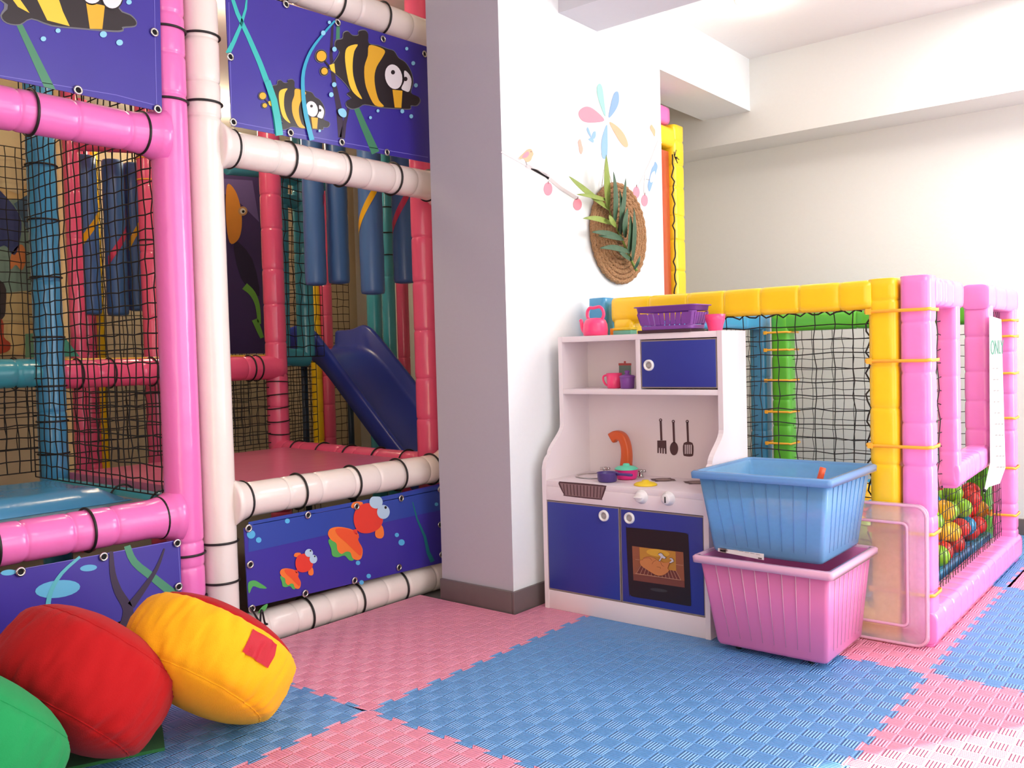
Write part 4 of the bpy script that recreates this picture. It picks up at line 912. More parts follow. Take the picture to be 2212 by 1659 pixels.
for pts in ([(745, 700), (780, 630), (735, 590), (760, 565), (800, 570), (830, 610), (870, 640), (850, 665), (800, 650), (770, 700)], [(945, 735), (985, 690), (945, 670), (965, 655), (1000, 665), (1022, 715), (1000, 728), (965, 745)]):
    cx = sum(p_[0] for p_ in pts) / len(pts); cy = sum(p_[1] for p_ in pts) / len(pts)
    A.poly([OV(*q) for q in smooth_pts([(cx + (x - cx) * 1.14, cy + (y - cy) * 1.14) for x, y in pts], 3)], BNK, 10); A.poly([OV(*q) for q in smooth_pts(pts, 3)], BN, 11)
A.poly([OV(*q) for q in ell(730, 1262, 165, 32, 0.13)], pk_('badge', (60, 58, 60)), 3)
kt.part('oven_window', A.mb, A.mats, od, normals=False)
# vent print
A = Art('x', KX + 0.001); VN = lambda x, y: (1160 + x / 3.95, 980 + y / 3.95)
A.poly([VN(*q) for q in smooth_pts([(186, 262), (192, 240), (215, 238), (560, 268), (588, 285), (580, 320), (555, 385), (535, 393), (250, 362), (228, 345)], 3)], KBR, 1); A.poly([VN(*q) for q in ((196, 250), (578, 282), (545, 384), (238, 353))], mat('vent_grey', (140, 112, 112), 0.5), 2)
for k in range(12): A.poly([VN(*q) for q in ribbon([(228 + k * 29, 258 + k * 2.4), (238 + k * 27.5, 348 + k * 2.6)], 7)], KBR, 3)
kt.part('vent_print', A.mb, A.mats, normals=False)
# knobs
for px, py, slit in ((1386, 1073, False), (1444, 1077, True)):
    c = onx(px, py, KX); nm = kt.part('knob', MB().lathe([(0.0215, 0), (0.0215, -0.003), (0.0165, -0.004), (0.0155, -0.018), (0.013, -0.021), (0.0005, -0.0215)], c + Vector((0.001, 0, 0)), 32, axis='x', caps=(False, True)), plastic('knob_white', (240, 236, 234)))
    g_ = MB()
    if slit: g_.box((c.x - 0.0215, c.y - 0.0018, c.z - 0.010), (c.x - 0.0198, c.y + 0.0018, c.z + 0.008)); kt.part('pointer', g_, HOLE, nm)
    else: g_.box((c.x - 0.026, c.y - 0.014, c.z - 0.003), (c.x - 0.018, c.y + 0.014, c.z + 0.003), bev=0.002); kt.part('grip', g_, plastic('knob_white', (240, 236, 234)), nm)
# utensil prints on the back panel
A = Art('x', KB - 0.0125); E8 = lambda x, y: (1160 + x / 3.317, 600 + y / 3.317)
def up(pts, m=KBR, l=1, s=0): A.poly([E8(*q) for q in (smooth_pts(pts, s) if s else pts)], m, l)
for x, y, yb in ((886, 1020, 1165), (977, 1030, 1185), (1077, 1030, 1180)):
    up(ribbon([(x, y), (x + 6, yb)], 15)); up(ell(x, y, 11, 12)); up(ell(x, y - 1, 4, 5), KW, 2)
up([(862, 1166), (927, 1166), (929, 1262), (918, 1262), (916, 1222), (910, 1222), (909, 1260), (899, 1260), (898, 1220), (892, 1220), (891, 1258), (882, 1258), (880, 1218), (874, 1218), (873, 1256), (863, 1256)])
up(ell(982, 1224, 30, 48))
up(smooth_pts([(1052, 1184), (1115, 1184), (1121, 1262), (1108, 1280), (1062, 1278), (1048, 1262)], 3))
for k in range(4): up([(1060 + k * 14, 1196), (1067 + k * 14, 1196), (1067 + k * 14, 1262), (1060 + k * 14, 1262)], KW, 2)
up([(585, 612), (676, 612), (676, 628), (585, 628)], mat('print_brick', (190, 80, 76), 0.5), 1); up(ell(630, 605, 8, 9), mat('print_brick', (190, 80, 76), 0.5), 1); up([(588, 628), (674, 628), (674, 800), (588, 800)], mat('print_sage', (112, 134, 122), 0.5), 1)
kt.part('utensil_prints', A.mb, A.mats, normals=False)
# hob prints on the worktop
WZ = 0.424
def hob(px, py, sx):
    c = onx(px, py, 2.512); c.z = WZ + 0.0006; vs = []; n = 48
    for k in range(n):
        a = 2 * PI * k / n; r = 0.045 * sx * (1 + 0.28 * max(0, math.cos(a * 4)) ** 6); vs.append((c.x + r * math.cos(a), c.y + r * math.sin(a), c.z))
    m_ = MB().add(vs, [list(range(n))], 0, False); m_.add([(x * 0.6 + c.x * 0.4, y * 0.6 + c.y * 0.4, z + 0.0004) for x, y, z in vs], [list(range(n))], 1, False)
    kt.part('hob_print', m_, [KBR, mat('hob_grey', (150, 128, 120), 0.5)], normals=False)
hob(1432, 1022, 0.85); hob(1505, 1028, 0.85)
# sink, tap
sc_ = Vector((2.475, 1.668, WZ)); ST = mat('stainless', (206, 204, 200), 0.18, metal=1.0, var=0.02)
kt.part('sink_bowl', MB().lathe([(0.064, 0.002), (0.062, 0.004), (0.057, 0.003), (0.054, -0.004), (0.045, -0.016), (0.02, -0.0175), (0.0005, -0.0178)], sc_, 40, caps=(False, True)), ST)
fa = [onx(*q, 2.535) for q in smooth_pts([(1352, 1010), (1354, 985), (1352, 962), (1345, 945), (1333, 940), (1323, 946)], 5, False)]
rings = []
for i, p_ in enumerate(fa):
    a = fa[max(0, i - 1)]; b_ = fa[min(len(fa) - 1, i + 1)]; t_ = (b_ - a).normalized(); nx = Vector((1, 0, 0)); ny = t_.cross(nx).normalized(); w_ = 0.0185 - 0.004 * math.sin(PI * i / (len(fa) - 1)) ; h_ = 0.016
    rings.append([p_ + nx * h_ * math.copysign(abs(math.cos(q_)) ** 0.4, math.cos(q_)) + ny * w_ * math.copysign(abs(math.sin(q_)) ** 0.4, math.sin(q_)) for q_ in [2 * PI * k / 20 for k in range(20)]])
kt.part('tap_spout', MB().loft(rings), plastic('tap_orange', (214, 92, 40)), label='orange curved tap spout')
for px, py in ((1307, 1003), (1384, 1008)):
    c = onx(px, py, 2.53); c.z = WZ; m_ = MB().lathe([(0.011, 0), (0.009, 0.006), (0.0075, 0.016), (0.011, 0.022), (0.006, 0.026), (0.0005, 0.027)], c, 20)
    for a in range(4): m_.tube([c + Vector((0, 0, 0.020)), c + Vector((math.cos(a * PI / 2 + .4) * 0.017, math.sin(a * PI / 2 + .4) * 0.017, 0.021))], 0.0045, 8)
    kt.part('tap_handle', m_, ST)

# ------------------------------------------------------------------ toys on and in the kitchen
HP = plastic('hot_pink_plastic', (255, 74, 130), 0.3); PU = plastic('purple_plastic', (132, 76, 160), 0.35); PUD = plastic('dark_purple_plastic', (76, 56, 128), 0.35); MG = plastic('magenta_plastic', (234, 42, 140), 0.3); MINT = plastic('mint_plastic', (102, 214, 178), 0.35); YP = plastic('yellow_plastic', (244, 210, 44), 0.35)
def wall_lathe(prof_out, th, c, n=28, axis='z'):
    inner = [(max(r - th, 0.0005), z + (th if i == 0 else 0)) for i, (r, z) in enumerate(prof_out)]
    return MB().lathe([(0.0005, prof_out[0][1])] + prof_out + inner[::-1] + [(0.0005, inner[0][1])], c, n, axis=axis)
TZ = 0.8957
# kettle
c = onx(1286, 700, 2.475); c.z = TZ
kk = Thing('toy_kettle', 'hot pink toy kettle with loop handle on top of the toy kitchen', 'toy', c)
kk.part('body', MB().lathe([(0.034, 0), (0.0405, 0.002), (0.0415, 0.02), (0.040, 0.038), (0.034, 0.052), (0.024, 0.0585), (0.0005, 0.060)], c, 32), HP)
sd = Vector((0, 1, 0)); L_ = lambda u, z: c + sd * u + Vector((0, 0, z))
kk.part('spout', MB().tube([L_(*q) for q in smooth_pts([(0.036, 0.012), (0.048, 0.022), (0.054, 0.036), (0.056, 0.05), (0.060, 0.056)], 4, False)], [0.0105, 0.01, 0.0095, 0.009, 0.0085, 0.008, 0.0075, 0.007, 0.0065, 0.006, 0.006, 0.006, 0.006, 0.006, 0.006, 0.0055, 0.005], 12), HP)
kk.part('handle', MB().tube([L_(*q) for q in smooth_pts([(0.022, 0.052), (0.031, 0.066), (0.030, 0.083), (0.020, 0.094), (0.008, 0.093), (-0.006, 0.095), (-0.020, 0.095), (-0.031, 0.084), (-0.034, 0.068), (-0.026, 0.052)], 4, False)], 0.0052, 10), HP)
# purple basket
c = (onx(1387, 700, 2.47) + onx(1522, 690, 2.47)) / 2; c.z = TZ + 0.010
bw, bd_, bh = 0.104, 0.055, 0.073
def rrect(cx, cy, hx, hy, r, z, n=5):
    out = []
    for sx, sy, a0 in ((1, 1, 0), (-1, 1, PI / 2), (-1, -1, PI), (1, -1, 1.5 * PI)):
        for k in range(n + 1): a = a0 + k * PI / 2 / n; out.append(Vector((cx + sx * (hx - r) + r * math.cos(a), cy + sy * (hy - r) + r * math.sin(a), z)))
    return out
bk_ = Thing('toy_basket', 'purple slotted plastic basket lying on top of the toy kitchen', 'basket', c)
def bring(f, z, ex=0): return rrect(c.x, c.y, bd_ * (0.82 + 0.18 * f) + ex, bw * (0.88 + 0.12 * f) + ex, 0.018, c.z + z)
m_ = MB().loft([bring(0, 0), bring(0.04, 0.003), bring(0.12, 0.012), bring(0.12, 0.012, -0.002), bring(0, 0.003, -0.002)])
m_.loft([bring(0.78, bh - 0.018), bring(1, bh - 0.003), bring(1, bh - 0.003, 0.006), bring(1, bh, 0.006), bring(1, bh, -0.002), bring(0.78, bh - 0.018, -0.002)], closed=True)
def slat(s0, s1, side):
    def pt_(s, f, inn):
        hy = bw * (0.88 + 0.12 * f); hx = bd_ * (0.82 + 0.18 * f)
        if side in 'ab': return Vector((c.x + (hx - inn) * (-1 if side == 'a' else 1), c.y + s * hy, c.z + 0.01 + f * (bh - 0.026)))
        return Vector((c.x + s * hx, c.y + (hy - inn) * (-1 if side == 'c' else 1), c.z + 0.01 + f * (bh - 0.026)))
    vs = [pt_(s, f, i) for i in (0, 0.002) for f in (0.1, 0.85) for s in (s0, s1)]
    m_.add(vs, [[0, 1, 3, 2], [4, 5, 7, 6], [0, 2, 6, 4], [1, 3, 7, 5]], 0, False)
for side, n_, fill in (('a', 9, 0.76), ('b', 9, 0.76), ('c', 5, 0.8), ('d', 5, 0.8)):
    lim = 0.86 if side in 'ab' else 0.76
    e_ = [-lim + 2 * lim * k / n_ for k in range(n_ + 1)]
    slat(-1.0 if False else -lim - 0.06, e_[0] + 0.12, side)
    for k in range(1, n_): slat(e_[k] - lim / n_ * fill, e_[k] + lim / n_ * fill, side)
    slat(e_[-1] - 0.12, lim + 0.06, side)
for sx in (-1, 1):
    for sy in (-1, 1):
        cc = []
        for f in (0.0, 0.9):
            R_ = [p_ for p_ in bring(f, 0.008 + f * (bh - 0.022)) if (p_.x - c.x) * sx > bd_ * 0.45 and (p_.y - c.y) * sy > bw * 0.7]; cc.append(R_)
        k_ = min(len(cc[0]), len(cc[1])); m_.add(cc[0][:k_] + cc[1][:k_], [[i, i + 1, k_ + i + 1, k_ + i] for i in range(k_ - 1)], 0, False)
bk_.part('basket_shell', m_, PU, normals=False)
# things the basket stands on / with
solo('picture_book', MB().box((c.x - 0.045, c.y - 0.085, TZ), (c.x + 0.05, c.y + 0.10, TZ + 0.0095), bev=0.001), mat('book_cover', (70, 44, 52), 0.5, var=0.2, scale=20), 'thin dark booklet lying flat under the purple basket', 'book', (c.x, c.y, TZ))
cb = onx(1350, 712, 2.53); cb.z = TZ
tt = Thing('toy_box', 'small yellow and aqua toy packet between the kettle and the basket', 'toy', cb)
tt.part('carton', MB().box((cb.x - 0.02, cb.y - 0.035, TZ), (cb.x + 0.02, cb.y + 0.035, TZ + 0.016), bev=0.003), plastic('aqua_plastic', (120, 200, 170))); tt.part('top', MB().box((cb.x - 0.022, cb.y - 0.037, TZ + 0.016), (cb.x + 0.022, cb.y + 0.037, TZ + 0.024), bev=0.003), YP)
cr = onx(1328, 712, 2.55); cr.z = TZ
solo('toy_block', MB().box((cr.x - 0.012, cr.y - 0.012, TZ), (cr.x + 0.012, cr.y + 0.012, TZ + 0.024), bev=0.002), plastic('orange_plastic', (240, 150, 40)), 'small orange block right beside the pink kettle', 'toy', cr)
# pink cup on top
c = onx(1545, 700, 2.47); c.z = TZ
solo('toy_cup', wall_lathe([(0.019, 0), (0.021, 0.003), (0.024, 0.018), (0.0285, 0.032), (0.031, 0.050)], 0.002, c), HP, 'hot pink toy cup without handle on top of the toy kitchen', 'toy cup', c)
# cup and sippy cup on the shelf
SZ = 0.7203
c = onz(1327, 840, SZ); c.x = 2.50; c = Vector((2.50, onx(1327, 820, 2.50).y, SZ))
cu = Thing('toy_mug', 'hot pink toy mug with handle on the open kitchen shelf', 'toy cup', c)
cu.part('body', wall_lathe([(0.022, 0), (0.0235, 0.002), (0.0265, 0.050)], 0.002, c), HP); cu.part('handle', MB().tube([c + Vector((-0.006, 0.024 + u, z)) for u, z in smooth_pts([(0, 0.044), (0.014, 0.040), (0.016, 0.028), (0.008, 0.014), (-0.003, 0.008)], 4, False)], 0.0035, 8), HP)
c = Vector((2.475, onx(1355, 820, 2.475).y, SZ))
cu = Thing('toy_teapot', 'small purple lidded toy pot beside the pink mug on the shelf', 'toy cup', c)
cu.part('body', MB().lathe([(0.020, 0), (0.022, 0.002), (0.0245, 0.036), (0.0245, 0.037), (0.0005, 0.038)], c, 28), PU); cu.part('lid', MB().lathe([(0.026, 0.036), (0.026, 0.040), (0.022, 0.043), (0.008, 0.046), (0.0065, 0.050), (0.009, 0.054), (0.008, 0.058), (0.0005, 0.060)], c, 28), PU)
# pans on the worktop
c = Vector((0, 0, 0)); c = onz(1313, 1020, WZ); c.x, c.y = 2.395, onx(1313, 1015, 2.395).y; c.z = WZ + 0.0005
c.x -= 0.004
pn = Thing('toy_pan', 'dark purple toy saucepan in front of the sink', 'toy pan', c)
pn.part('bowl', wall_lathe([(0.026, 0), (0.031, 0.004), (0.0325, 0.027), (0.0345, 0.030)], 0.002, c), PUD)
pn.part('handle', MB().tube([c + Vector((0.005, -0.032 - u, 0.026)) for u in (0, 0.015, 0.03, 0.045, 0.058)], [0.005, 0.0045, 0.0045, 0.005, 0.004], 8), PUD)
c = Vector((2.472, onx(1353, 1010, 2.472).y, WZ + 0.0005))
pt = Thing('toy_pot', 'magenta toy pot with mint green lid on the worktop', 'toy pan', c)
pt.part('bowl', MB().lathe([(0.027, 0), (0.033, 0.003), (0.0365, 0.012), (0.0375, 0.030), (0.0395, 0.032), (0.0005, 0.033)], c, 32), MG)
pt.part('lid', MB().lathe([(0.0385, 0.032), (0.0385, 0.035), (0.030, 0.041), (0.012, 0.044), (0.011, 0.048), (0.009, 0.051), (0.0005, 0.052)], c, 32), MINT)
pt.part('scribble_print', MB().tube([c + Vector((-math.cos(a) * 0.0372, -math.sin(a) * 0.0372, 0.019 + 0.002 * math.sin(a * 40))) for a in [0.05 + k * 0.015 for k in range(34)]], 0.0009, 4), PUD)
c = onz(1394, 1026, WZ); c.x, c.y = 2.385, onx(1394, 1026, 2.385).y; c.z = WZ + 0.0005
solo('pot_cover', MB().lathe([(0.036, 0), (0.0365, 0.003), (0.030, 0.008), (0.012, 0.012), (0.010, 0.016), (0.0005, 0.0165)], c, 32), YP, 'yellow toy pot lid lying on the worktop by the hob', 'toy pan', c)

# ------------------------------------------------------------------ storage bins
BLUEP = clear_plastic('clear_blue_plastic', (134, 202, 255), 0.42, transl=0.12); PINKP = clear_plastic('clear_pink_plastic', (250, 146, 204), 0.05, transl=0.25); PKR = clear_plastic('pink_rim_plastic', (255, 204, 228), 0.05, transl=0.3); CLR = clear_plastic('clear_pinkish_plastic', (255, 240, 246), 0.55, transl=0.35)
def bin_(name, label, z0, z1, bot, top, m, rim_m, lip=0.014, rib=True):
    (bx0, bx1, by0, by1), (tx0, tx1, ty0, ty1) = bot, top
    t = Thing(name, label, 'storage bin', ((tx0 + tx1) / 2, (ty0 + ty1) / 2, z0))
    def ring(f, z, ex=0.0, r=0.012):
        x0, x1, y0, y1 = [b_ + (a_ - b_) * f for a_, b_ in zip(top, bot)]
        return rrect((x0 + x1) / 2, (y0 + y1) / 2, (x1 - x0) / 2 + ex, (y1 - y0) / 2 + ex, r, z)
    H_ = z1 - z0; th = 0.0025
    t.part('tub', MB().loft([ring(0.0, z0, -0.012), ring(0.0, z0 + 0.004, -0.003), ring(0.03, z0 + 0.012), ring(0.5, z0 + H_ * .5), ring(1, z1 - 0.006), ring(1, z1 - 0.006, -th), ring(0.5, z0 + H_ * .5, -th), ring(0.03, z0 + 0.014, -th), ring(0, z0 + 0.007, -0.012)]), m)
    t.part('rim', MB().loft([ring(1, z1 - 0.014, 0.001), ring(1, z1 - 0.020, lip), ring(1, z1 - 0.004, lip + 0.001), ring(1, z1, lip - 0.004), ring(1, z1, -0.001), ring(1, z1 - 0.012, -0.001)], closed=True), rim_m)
    if rib:
        rb = MB(); n_ = 8
        for k in range(n_):
            s_ = (k + 0.5) / n_
            for side in range(4):
                a_ = ring(0.15, z0 + H_ * .12, 0.0); b_ = ring(0.97, z1 - 0.02, 0.0)
                def q_(R0, f_):
                    x0 = min(p_.x for p_ in R0); x1 = max(p_.x for p_ in R0); y0 = min(p_.y for p_ in R0); y1 = max(p_.y for p_ in R0); zz = R0[0].z
                    return {0: Vector((x0, y0 + 0.03 + (y1 - y0 - 0.06) * f_, zz)), 1: Vector((x1, y0 + 0.03 + (y1 - y0 - 0.06) * f_, zz)), 2: Vector((x0 + 0.03 + (x1 - x0 - 0.06) * f_, y0, zz)), 3: Vector((x0 + 0.03 + (x1 - x0 - 0.06) * f_, y1, zz))}[side]
                rb.tube([q_(a_, s_), q_(b_, s_)], [0.0005, 0.0014], 6)
        t.part('ribs', rb, rim_m, normals=False)
    return t
BT = (2.206, 2.550, 0.788, 1.148)
pb = bin_('storage_bin', 'pink plastic bin on castors beside the toy kitchen, lower of the two', 0.013, 0.275, (2.262, 2.540, 0.815, 1.126), BT, PINKP, PKR)
for x, y in ((2.295, 0.87), (2.295, 1.075), (2.50, 0.87), (2.50, 1.075)):
    pb.part('castor', MB().lathe([(0.003, -0.007), (0.0052, -0.007), (0.0062, 0), (0.0052, 0.007), (0.003, 0.007)], (x, y, 0.0064), 20, axis='y').box((x - 0.008, y - 0.010, 0.0105), (x + 0.008, y + 0.010, 0.0135)), plastic('castor_black', (30, 28, 30)))
bb = bin_('storage_bin', 'clear blue plastic bin of toys stacked on the pink bin', 0.2765, 0.508, (2.247, 2.532, 0.818, 1.124), BT, BLUEP, clear_plastic('blue_rim_plastic', (150, 206, 255), 0.2))
c = onx(1552, 1190, 2.243); 
st = bb.part('sticker', MB().prism([onx(1551, 1178, 2.2455), onx(1650, 1196, 2.2455), onx(1650, 1210, 2.2455), onx(1551, 1191, 2.2455)], (0.0006, 0, 0)), mat('sticker_white', (238, 234, 236), 0.5), label='white product sticker')
A = Art('x', 2.2448); rnd = random.Random(5)
for k in range(5):
    A.poly([(1554 + rnd.uniform(0, 1), 1183 + k * 2.2), (1554 + rnd.uniform(12, 20), 1186 + k * 2.2), (1554 + 14, 1187 + k * 2.2), (1554, 1184 + k * 2.2)], KBR, 1)
    A.poly([(1585 + k * 12, 1187 + k * 2.4), (1594 + k * 12, 1188.5 + k * 2.4), (1594 + k * 12, 1189.6 + k * 2.4), (1585 + k * 12, 1188.2 + k * 2.4)], mat('sticker_grey', (170, 164, 168), 0.5), 1)
A.poly([(1556, 1187), (1568, 1189), (1568, 1192), (1556, 1190)], HOLE, 2); A.poly([(1638, 1204), (1646, 1205.5), (1646, 1208), (1638, 1206.5)], KBR, 2)
bb.part('sticker_text', A.mb, A.mats, st, normals=False)
# toys in the blue bin
BZ = 0.2845
solo('toy_block', MB().box((2.262, 0.835, BZ), (2.36, 0.945, BZ + 0.075), bev=0.006), plastic('navy_plastic', (22, 22, 66)), 'dark navy block at the right in the blue bin', 'toy', (2.32, 0.9, BZ))
solo('toy_block', MB().box((2.262, 0.952, BZ), (2.36, 1.04, BZ + 0.085), bev=0.006), plastic('slate_plastic', (30, 30, 72)), 'slate block in the middle of the blue bin', 'toy', (2.32, 1.0, BZ))
solo('toy_ball', MB().lathe([(0.0003, 0)] + [(0.032 * math.sin(PI * k / 12), 0.032 - 0.032 * math.cos(PI * k / 12)) for k in range(1, 12)] + [(0.0003, 0.064)], (2.30, 1.078, BZ), 20), plastic('crimson_plastic', (170, 30, 60)), 'crimson ball at the left in the blue bin', 'toy', (2.295, 1.075, BZ))
solo('toy_block', MB().box((2.38, 0.95, BZ), (2.47, 1.08, BZ + 0.12), bev=0.01), plastic('orange_plastic', (240, 150, 40)), 'orange block deep in the blue bin', 'toy', (2.42, 1.0, BZ))
solo('toy_block', MB().box((2.38, 0.84, BZ), (2.47, 0.93, BZ + 0.10), bev=0.01), plastic('rose_plastic', (226, 80, 130)), 'rose block at the back of the blue bin', 'toy', (2.42, 0.88, BZ))
sa = onx(1772, 1032, 2.42); sb = onx(1778, 1010, 2.425); dr_ = (sb - sa).normalized(); s0 = sb - dr_ * ((sb.z - 0.3858) / dr_.z)
solo('toy_stick', MB().tube([s0, sb - dr_ * 0.02, sb], 0.0085, 16), plastic('vermilion_plastic', (242, 92, 44)), 'orange stick poking out above the blue bin', 'toy', s0)

# clear lid leaning behind the bins
lx = 2.583; ld = Thing('bin_lid', 'clear pinkish bin lid standing upright against the ball pit posts', 'lid', (lx, 0.84, 0))
def lring(ins, x, r=0.03): return [Vector((x + 0.004 * (p_.y / 0.4), 0.840 + p_.x, 0.2 + p_.y)) for p_ in rrect(0, 0, 0.192 - ins, 0.198 - ins, r, 0)]
m_ = MB().loft([lring(0.0, lx + 0.006), lring(0.0, lx - 0.006), lring(0.006, lx - 0.007), lring(0.008, lx + 0.0), lring(0.040, lx + 0.0), lring(0.045, lx - 0.006, 0.015), lring(0.052, lx - 0.006, 0.012), lring(0.055, lx + 0.001, 0.01)], caps=(False, True))
ld.part('panel', m_, CLR)
for ins_, r_ in ((0.0, 0.03), (0.05, 0.014)): ld.part('rim', MB().tube([p_ + Vector((-0.0065, 0, 0)) for p_ in lring(ins_ + 0.0045, lx, r_)], 0.0042, 8, closed=True), PKR, label='thicker moulded rim of the lid')

# ------------------------------------------------------------------ wall decoration on the pillar
YD = 1.8192
dec = lambda n, c: mat('decal_' + n, c, 0.6, var=0.02)
Z7 = lambda x, y: (1060 + x / 3.319, 150 + y / 3.319)
def decal(name, label, cat, polys, at, group=None):
    A = Art('y', YD)
    for pts, m, l, s in polys: A.poly([Z7(*q) for q in (smooth_pts(pts, s) if s else pts)], m, l)
    o = A.mb.build(name, A.mats, None, ony(*Z7(*at), YD), False); tag(o, label, cat, group); return o
D_PK, D_CO, D_PE, D_BL, D_MI, D_LB, D_BR = dec('pink', (238, 142, 158)), dec('coral', (236, 168, 152)), dec('peach', (234, 174, 138)), dec('blue', (132, 166, 212)), dec('mint', (152, 208, 194)), dec('sky', (140, 178, 216)), dec('branch', (206, 198, 198))
decal('petal_decal', 'mint green petal sticker pointing up on the white wall', 'wall sticker', [([(822, 340), (775, 225), (760, 140), (778, 102), (800, 130), (815, 240)], D_MI, 1, 4)], (790, 220), 'petal stickers of the wall flower')
decal('petal_decal', 'blue petal sticker pointing up and right on the white wall', 'wall sticker', [([(845, 345), (868, 220), (890, 165), (915, 165), (918, 235), (890, 300)], D_BL, 1, 4)], (890, 240), 'petal stickers of the wall flower')
decal('petal_decal', 'pink petal sticker pointing left on the white wall', 'wall sticker', [([(815, 365), (745, 290), (690, 266), (645, 285), (630, 325), (660, 370), (720, 382)], D_PK, 1, 4)], (700, 330), 'petal stickers of the wall flower')
decal('petal_decal', 'peach petal sticker pointing down and right on the white wall', 'wall sticker', [([(850, 380), (910, 410), (960, 470), (985, 540), (965, 558), (920, 510)], D_PE, 1, 4)], (930, 470), 'petal stickers of the wall flower')
decal('petal_decal', 'blue petal sticker pointing down above the palm frond', 'wall sticker', [([(833, 395), (800, 480), (792, 560), (800, 630), (822, 640), (837, 600), (838, 480)], D_LB, 1, 4)], (818, 530), 'petal stickers of the wall flower')
decal('branch_decal', 'long grey branch sticker sloping down to the palm mat', 'wall sticker', [(ribbon([(78, 585), (200, 650), (300, 710), (400, 765), (500, 850), (620, 925)], 26, 24), D_BR, 1, 0), (ribbon([(250, 690), (330, 725), (420, 775)], 24, 34), D_BR, 1, 0)], (350, 740))
decal('branch_decal', 'short grey branch sticker at the right edge of the white wall', 'wall sticker', [(ribbon([(1212, 515), (1150, 660), (1055, 845)], 34, 8), D_BR, 1, 0), (ribbon([(1104, 760), (1100, 895)], 8), D_BR, 1, 0)], (1140, 690))
decal('bird_decal', 'pink bird sticker perched on the long grey branch', 'wall sticker', [([(195, 640), (240, 595), (262, 575), (290, 572), (306, 605), (298, 625), (285, 655), (255, 665), (235, 640), (200, 650)], D_PE, 1, 4), ([(235, 610), (262, 588), (275, 605), (255, 632), (225, 632)], D_PK, 2, 4), (ribbon([(252, 660), (258, 688)], 5), dec('leg', (150, 150, 150)), 2, 0), (ell(287, 590, 4, 4), dec('eye', (110, 90, 90)), 3, 0)], (255, 630))
decal('bird_decal', 'blue bird sticker hanging beside the short grey branch', 'wall sticker', [([(1178, 660), (1196, 690), (1190, 725), (1178, 760), (1165, 800), (1150, 850), (1136, 875), (1126, 830), (1140, 770), (1155, 710), (1170, 685)], D_BL, 1, 4), ([(1150, 750), (1175, 730), (1172, 780), (1155, 810), (1140, 800)], dec('pale', (214, 226, 238)), 2, 4), (ribbon([(1112, 788), (1140, 792)], 5), dec('leg', (150, 150, 150)), 2, 0)], (1160, 770))
for x, y, lb in ((411, 857, 'pink fruit sticker under the middle of the long branch'), (622, 968, 'pink fruit sticker at the lower end of the long branch'), (1044, 882, 'pink fruit sticker at the tip of the short branch'), (1103, 940, 'pink fruit sticker hanging lowest at the right')):
    r_ = 1 if x < 800 else 0.78
    decal('fruit_decal', lb, 'wall sticker', [(ell(x, y, 31 * r_, 48 if x < 500 else 43), D_PK, 1, 0), (ribbon([(x + 2, y - 56), (x, y - 36)], 5), dec('stalk', (130, 90, 90)), 2, 0)], (x, y), 'pink fruit stickers')
decal('butterfly_decal', 'pale blue butterfly sticker below the petals', 'wall sticker', [([(718, 490), (690, 440), (695, 412), (712, 450), (720, 480)], D_LB, 1, 3), ([(722, 485), (735, 450), (752, 445), (752, 480), (738, 500)], D_LB, 1, 3), ([(720, 490), (700, 500), (712, 512), (735, 525), (738, 505)], D_LB, 1, 3)], (720, 470), 'butterfly stickers')
decal('butterfly_decal', 'peach butterfly sticker nearest the long branch', 'wall sticker', [([(626, 520), (642, 500), (655, 545), (662, 575), (650, 608), (638, 595), (632, 560)], D_CO, 1, 3)], (645, 555), 'butterfly stickers')
decal('butterfly_decal', 'peach butterfly sticker high at the right edge', 'wall sticker', [([(1142, 420), (1152, 395), (1170, 420), (1180, 440), (1175, 482), (1160, 455)], D_PE, 1, 3)], (1160, 440), 'butterfly stickers')

# woven round mat and palm frond
cm = Vector((2.886, 1.80, 1.288))
strw = mat('seagrass', (168, 124, 84), 0.8, bump=1.0, scale=170, var=0.45, detail=2.0)
wv = Thing('woven_mat', 'round woven seagrass mat hung on the white wall', 'wall decoration', cm)
Rm = 0.19; mb = MB()
for k in range(10):
    r_ = Rm * (1 - k / 10.2) - 0.008; n_ = max(16, int(r_ * 520)); pts = [cm + Vector((math.cos(2 * PI * j / n_) * r_, 0.006 + 0.0022 * math.sin(j * 2.2 + k), math.sin(2 * PI * j / n_) * r_)) for j in range(n_)]
    mb.tube(pts, [0.0102 * (1 + 0.12 * math.sin(j * 2.4 + k)) for j in range(n_)], 8, closed=True)
wv.part('coil', mb, strw)
wv.part('hanging_string', MB().tube([ony(1300, 402, 1.808), ony(1308, 345, 1.817), ony(1322, 398, 1.808)], 0.0016, 5), mat('string', (200, 190, 170), 0.8))
pf = Thing('palm_frond', 'green palm frond fixed over the round woven mat', 'plant', ony(1370, 582, 1.79))
LG, DG = mat('leaf_light_green', (132, 150, 66), 0.5, bump=0.15, scale=60, var=0.18), mat('leaf_dark_green', (62, 92, 66), 0.5, bump=0.15, scale=60, var=0.2)
stem = [ony(*Z7(*q), 1.778) for q in smooth_pts([(1045, 1440), (1015, 1385), (960, 1260), (900, 1130), (852, 1015), (835, 900)], 4, False)]
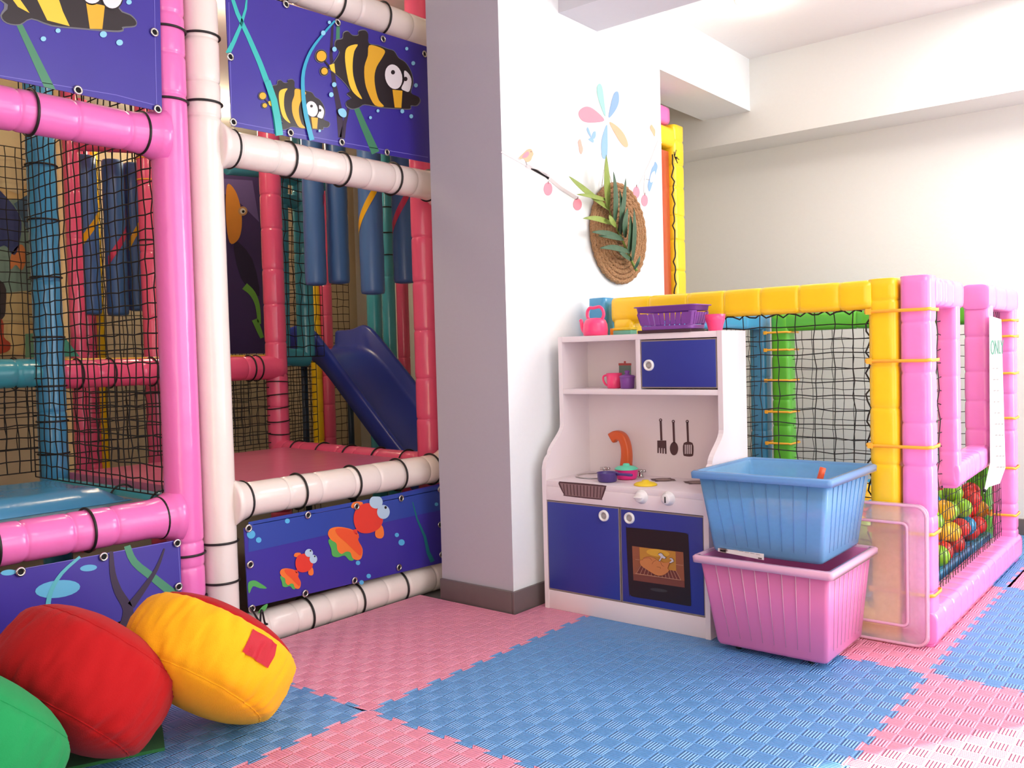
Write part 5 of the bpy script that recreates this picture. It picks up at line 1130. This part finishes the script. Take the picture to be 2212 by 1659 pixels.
pf.part('stem', MB().tube(stem, [0.006 - 0.0045 * i / (len(stem) - 1) for i in range(len(stem))], 8), LG)
leaves = [((842, 1000), (828, 610), 52, 0, 0), ((850, 1005), (560, 765), 46, 60, 0), ((838, 940), (615, 895), 36, 20, 0), ((880, 1110), (660, 1068), 46, 40, 0), ((888, 1105), (880, 730), 42, -14, 1), ((918, 1165), (968, 778), 40, -10, 1), ((945, 1212), (722, 1165), 48, 30, 1), ((955, 1222), (768, 1192), 36, 15, 1), ((965, 1205), (985, 990), 44, 10, 1), ((1000, 1312), (780, 1282), 48, 40, 1), ((1012, 1372), (912, 1295), 34, 10, 1), ((990, 1330), (1000, 1040), 44, -12, 1), ((1016, 1372), (1028, 990), 36, -10, 1), ((1032, 1432), (1072, 1335), 26, -6, 1), ((900, 1130), (850, 1040), 40, 8, 0), ((930, 1190), (925, 860), 38, -12, 1)]
for i, (b0, t0, w_, bow, dk) in enumerate(leaves):
    n_ = 12; dx, dy = t0[0] - b0[0], t0[1] - b0[1]; L_ = math.hypot(dx, dy); nx, ny = -dy / L_, dx / L_; vs = []
    for k in range(n_ + 1):
        s_ = k / n_; cx = b0[0] + dx * s_ + nx * -bow * math.sin(PI * s_) * (1 if dx < 0 else 1); cy = b0[1] + dy * s_ - abs(bow) * 0.5 * math.sin(PI * s_)
        wd = w_ / 2 * (math.sin(PI * min(1, s_ * 0.93 + 0.07)) ** 0.7) * (1 - 0.35 * s_); yy = 1.776 - 0.030 * math.sin(PI * s_ * 0.8) - 0.002 * (i % 5)
        ang = 0.35
        for sgn, off in ((-1, 0), (0, 0.004), (1, 0)):
            vs.append(ony(*Z7(cx + nx * wd * sgn, cy + ny * wd * sgn), yy + off + 0.006 * sgn * math.sin(ang)))
    fs = []
    for k in range(n_):
        for j in range(2): fs.append([k * 3 + j, k * 3 + j + 1, k * 3 + j + 4, k * 3 + j + 3])
    m2 = MB().add(vs, fs); m2.add([v + Vector((0, 0.0007, 0)) for v in vs], [f[::-1] for f in fs])
    pf.part('leaflet', m2, DG if dk else LG, normals=False)
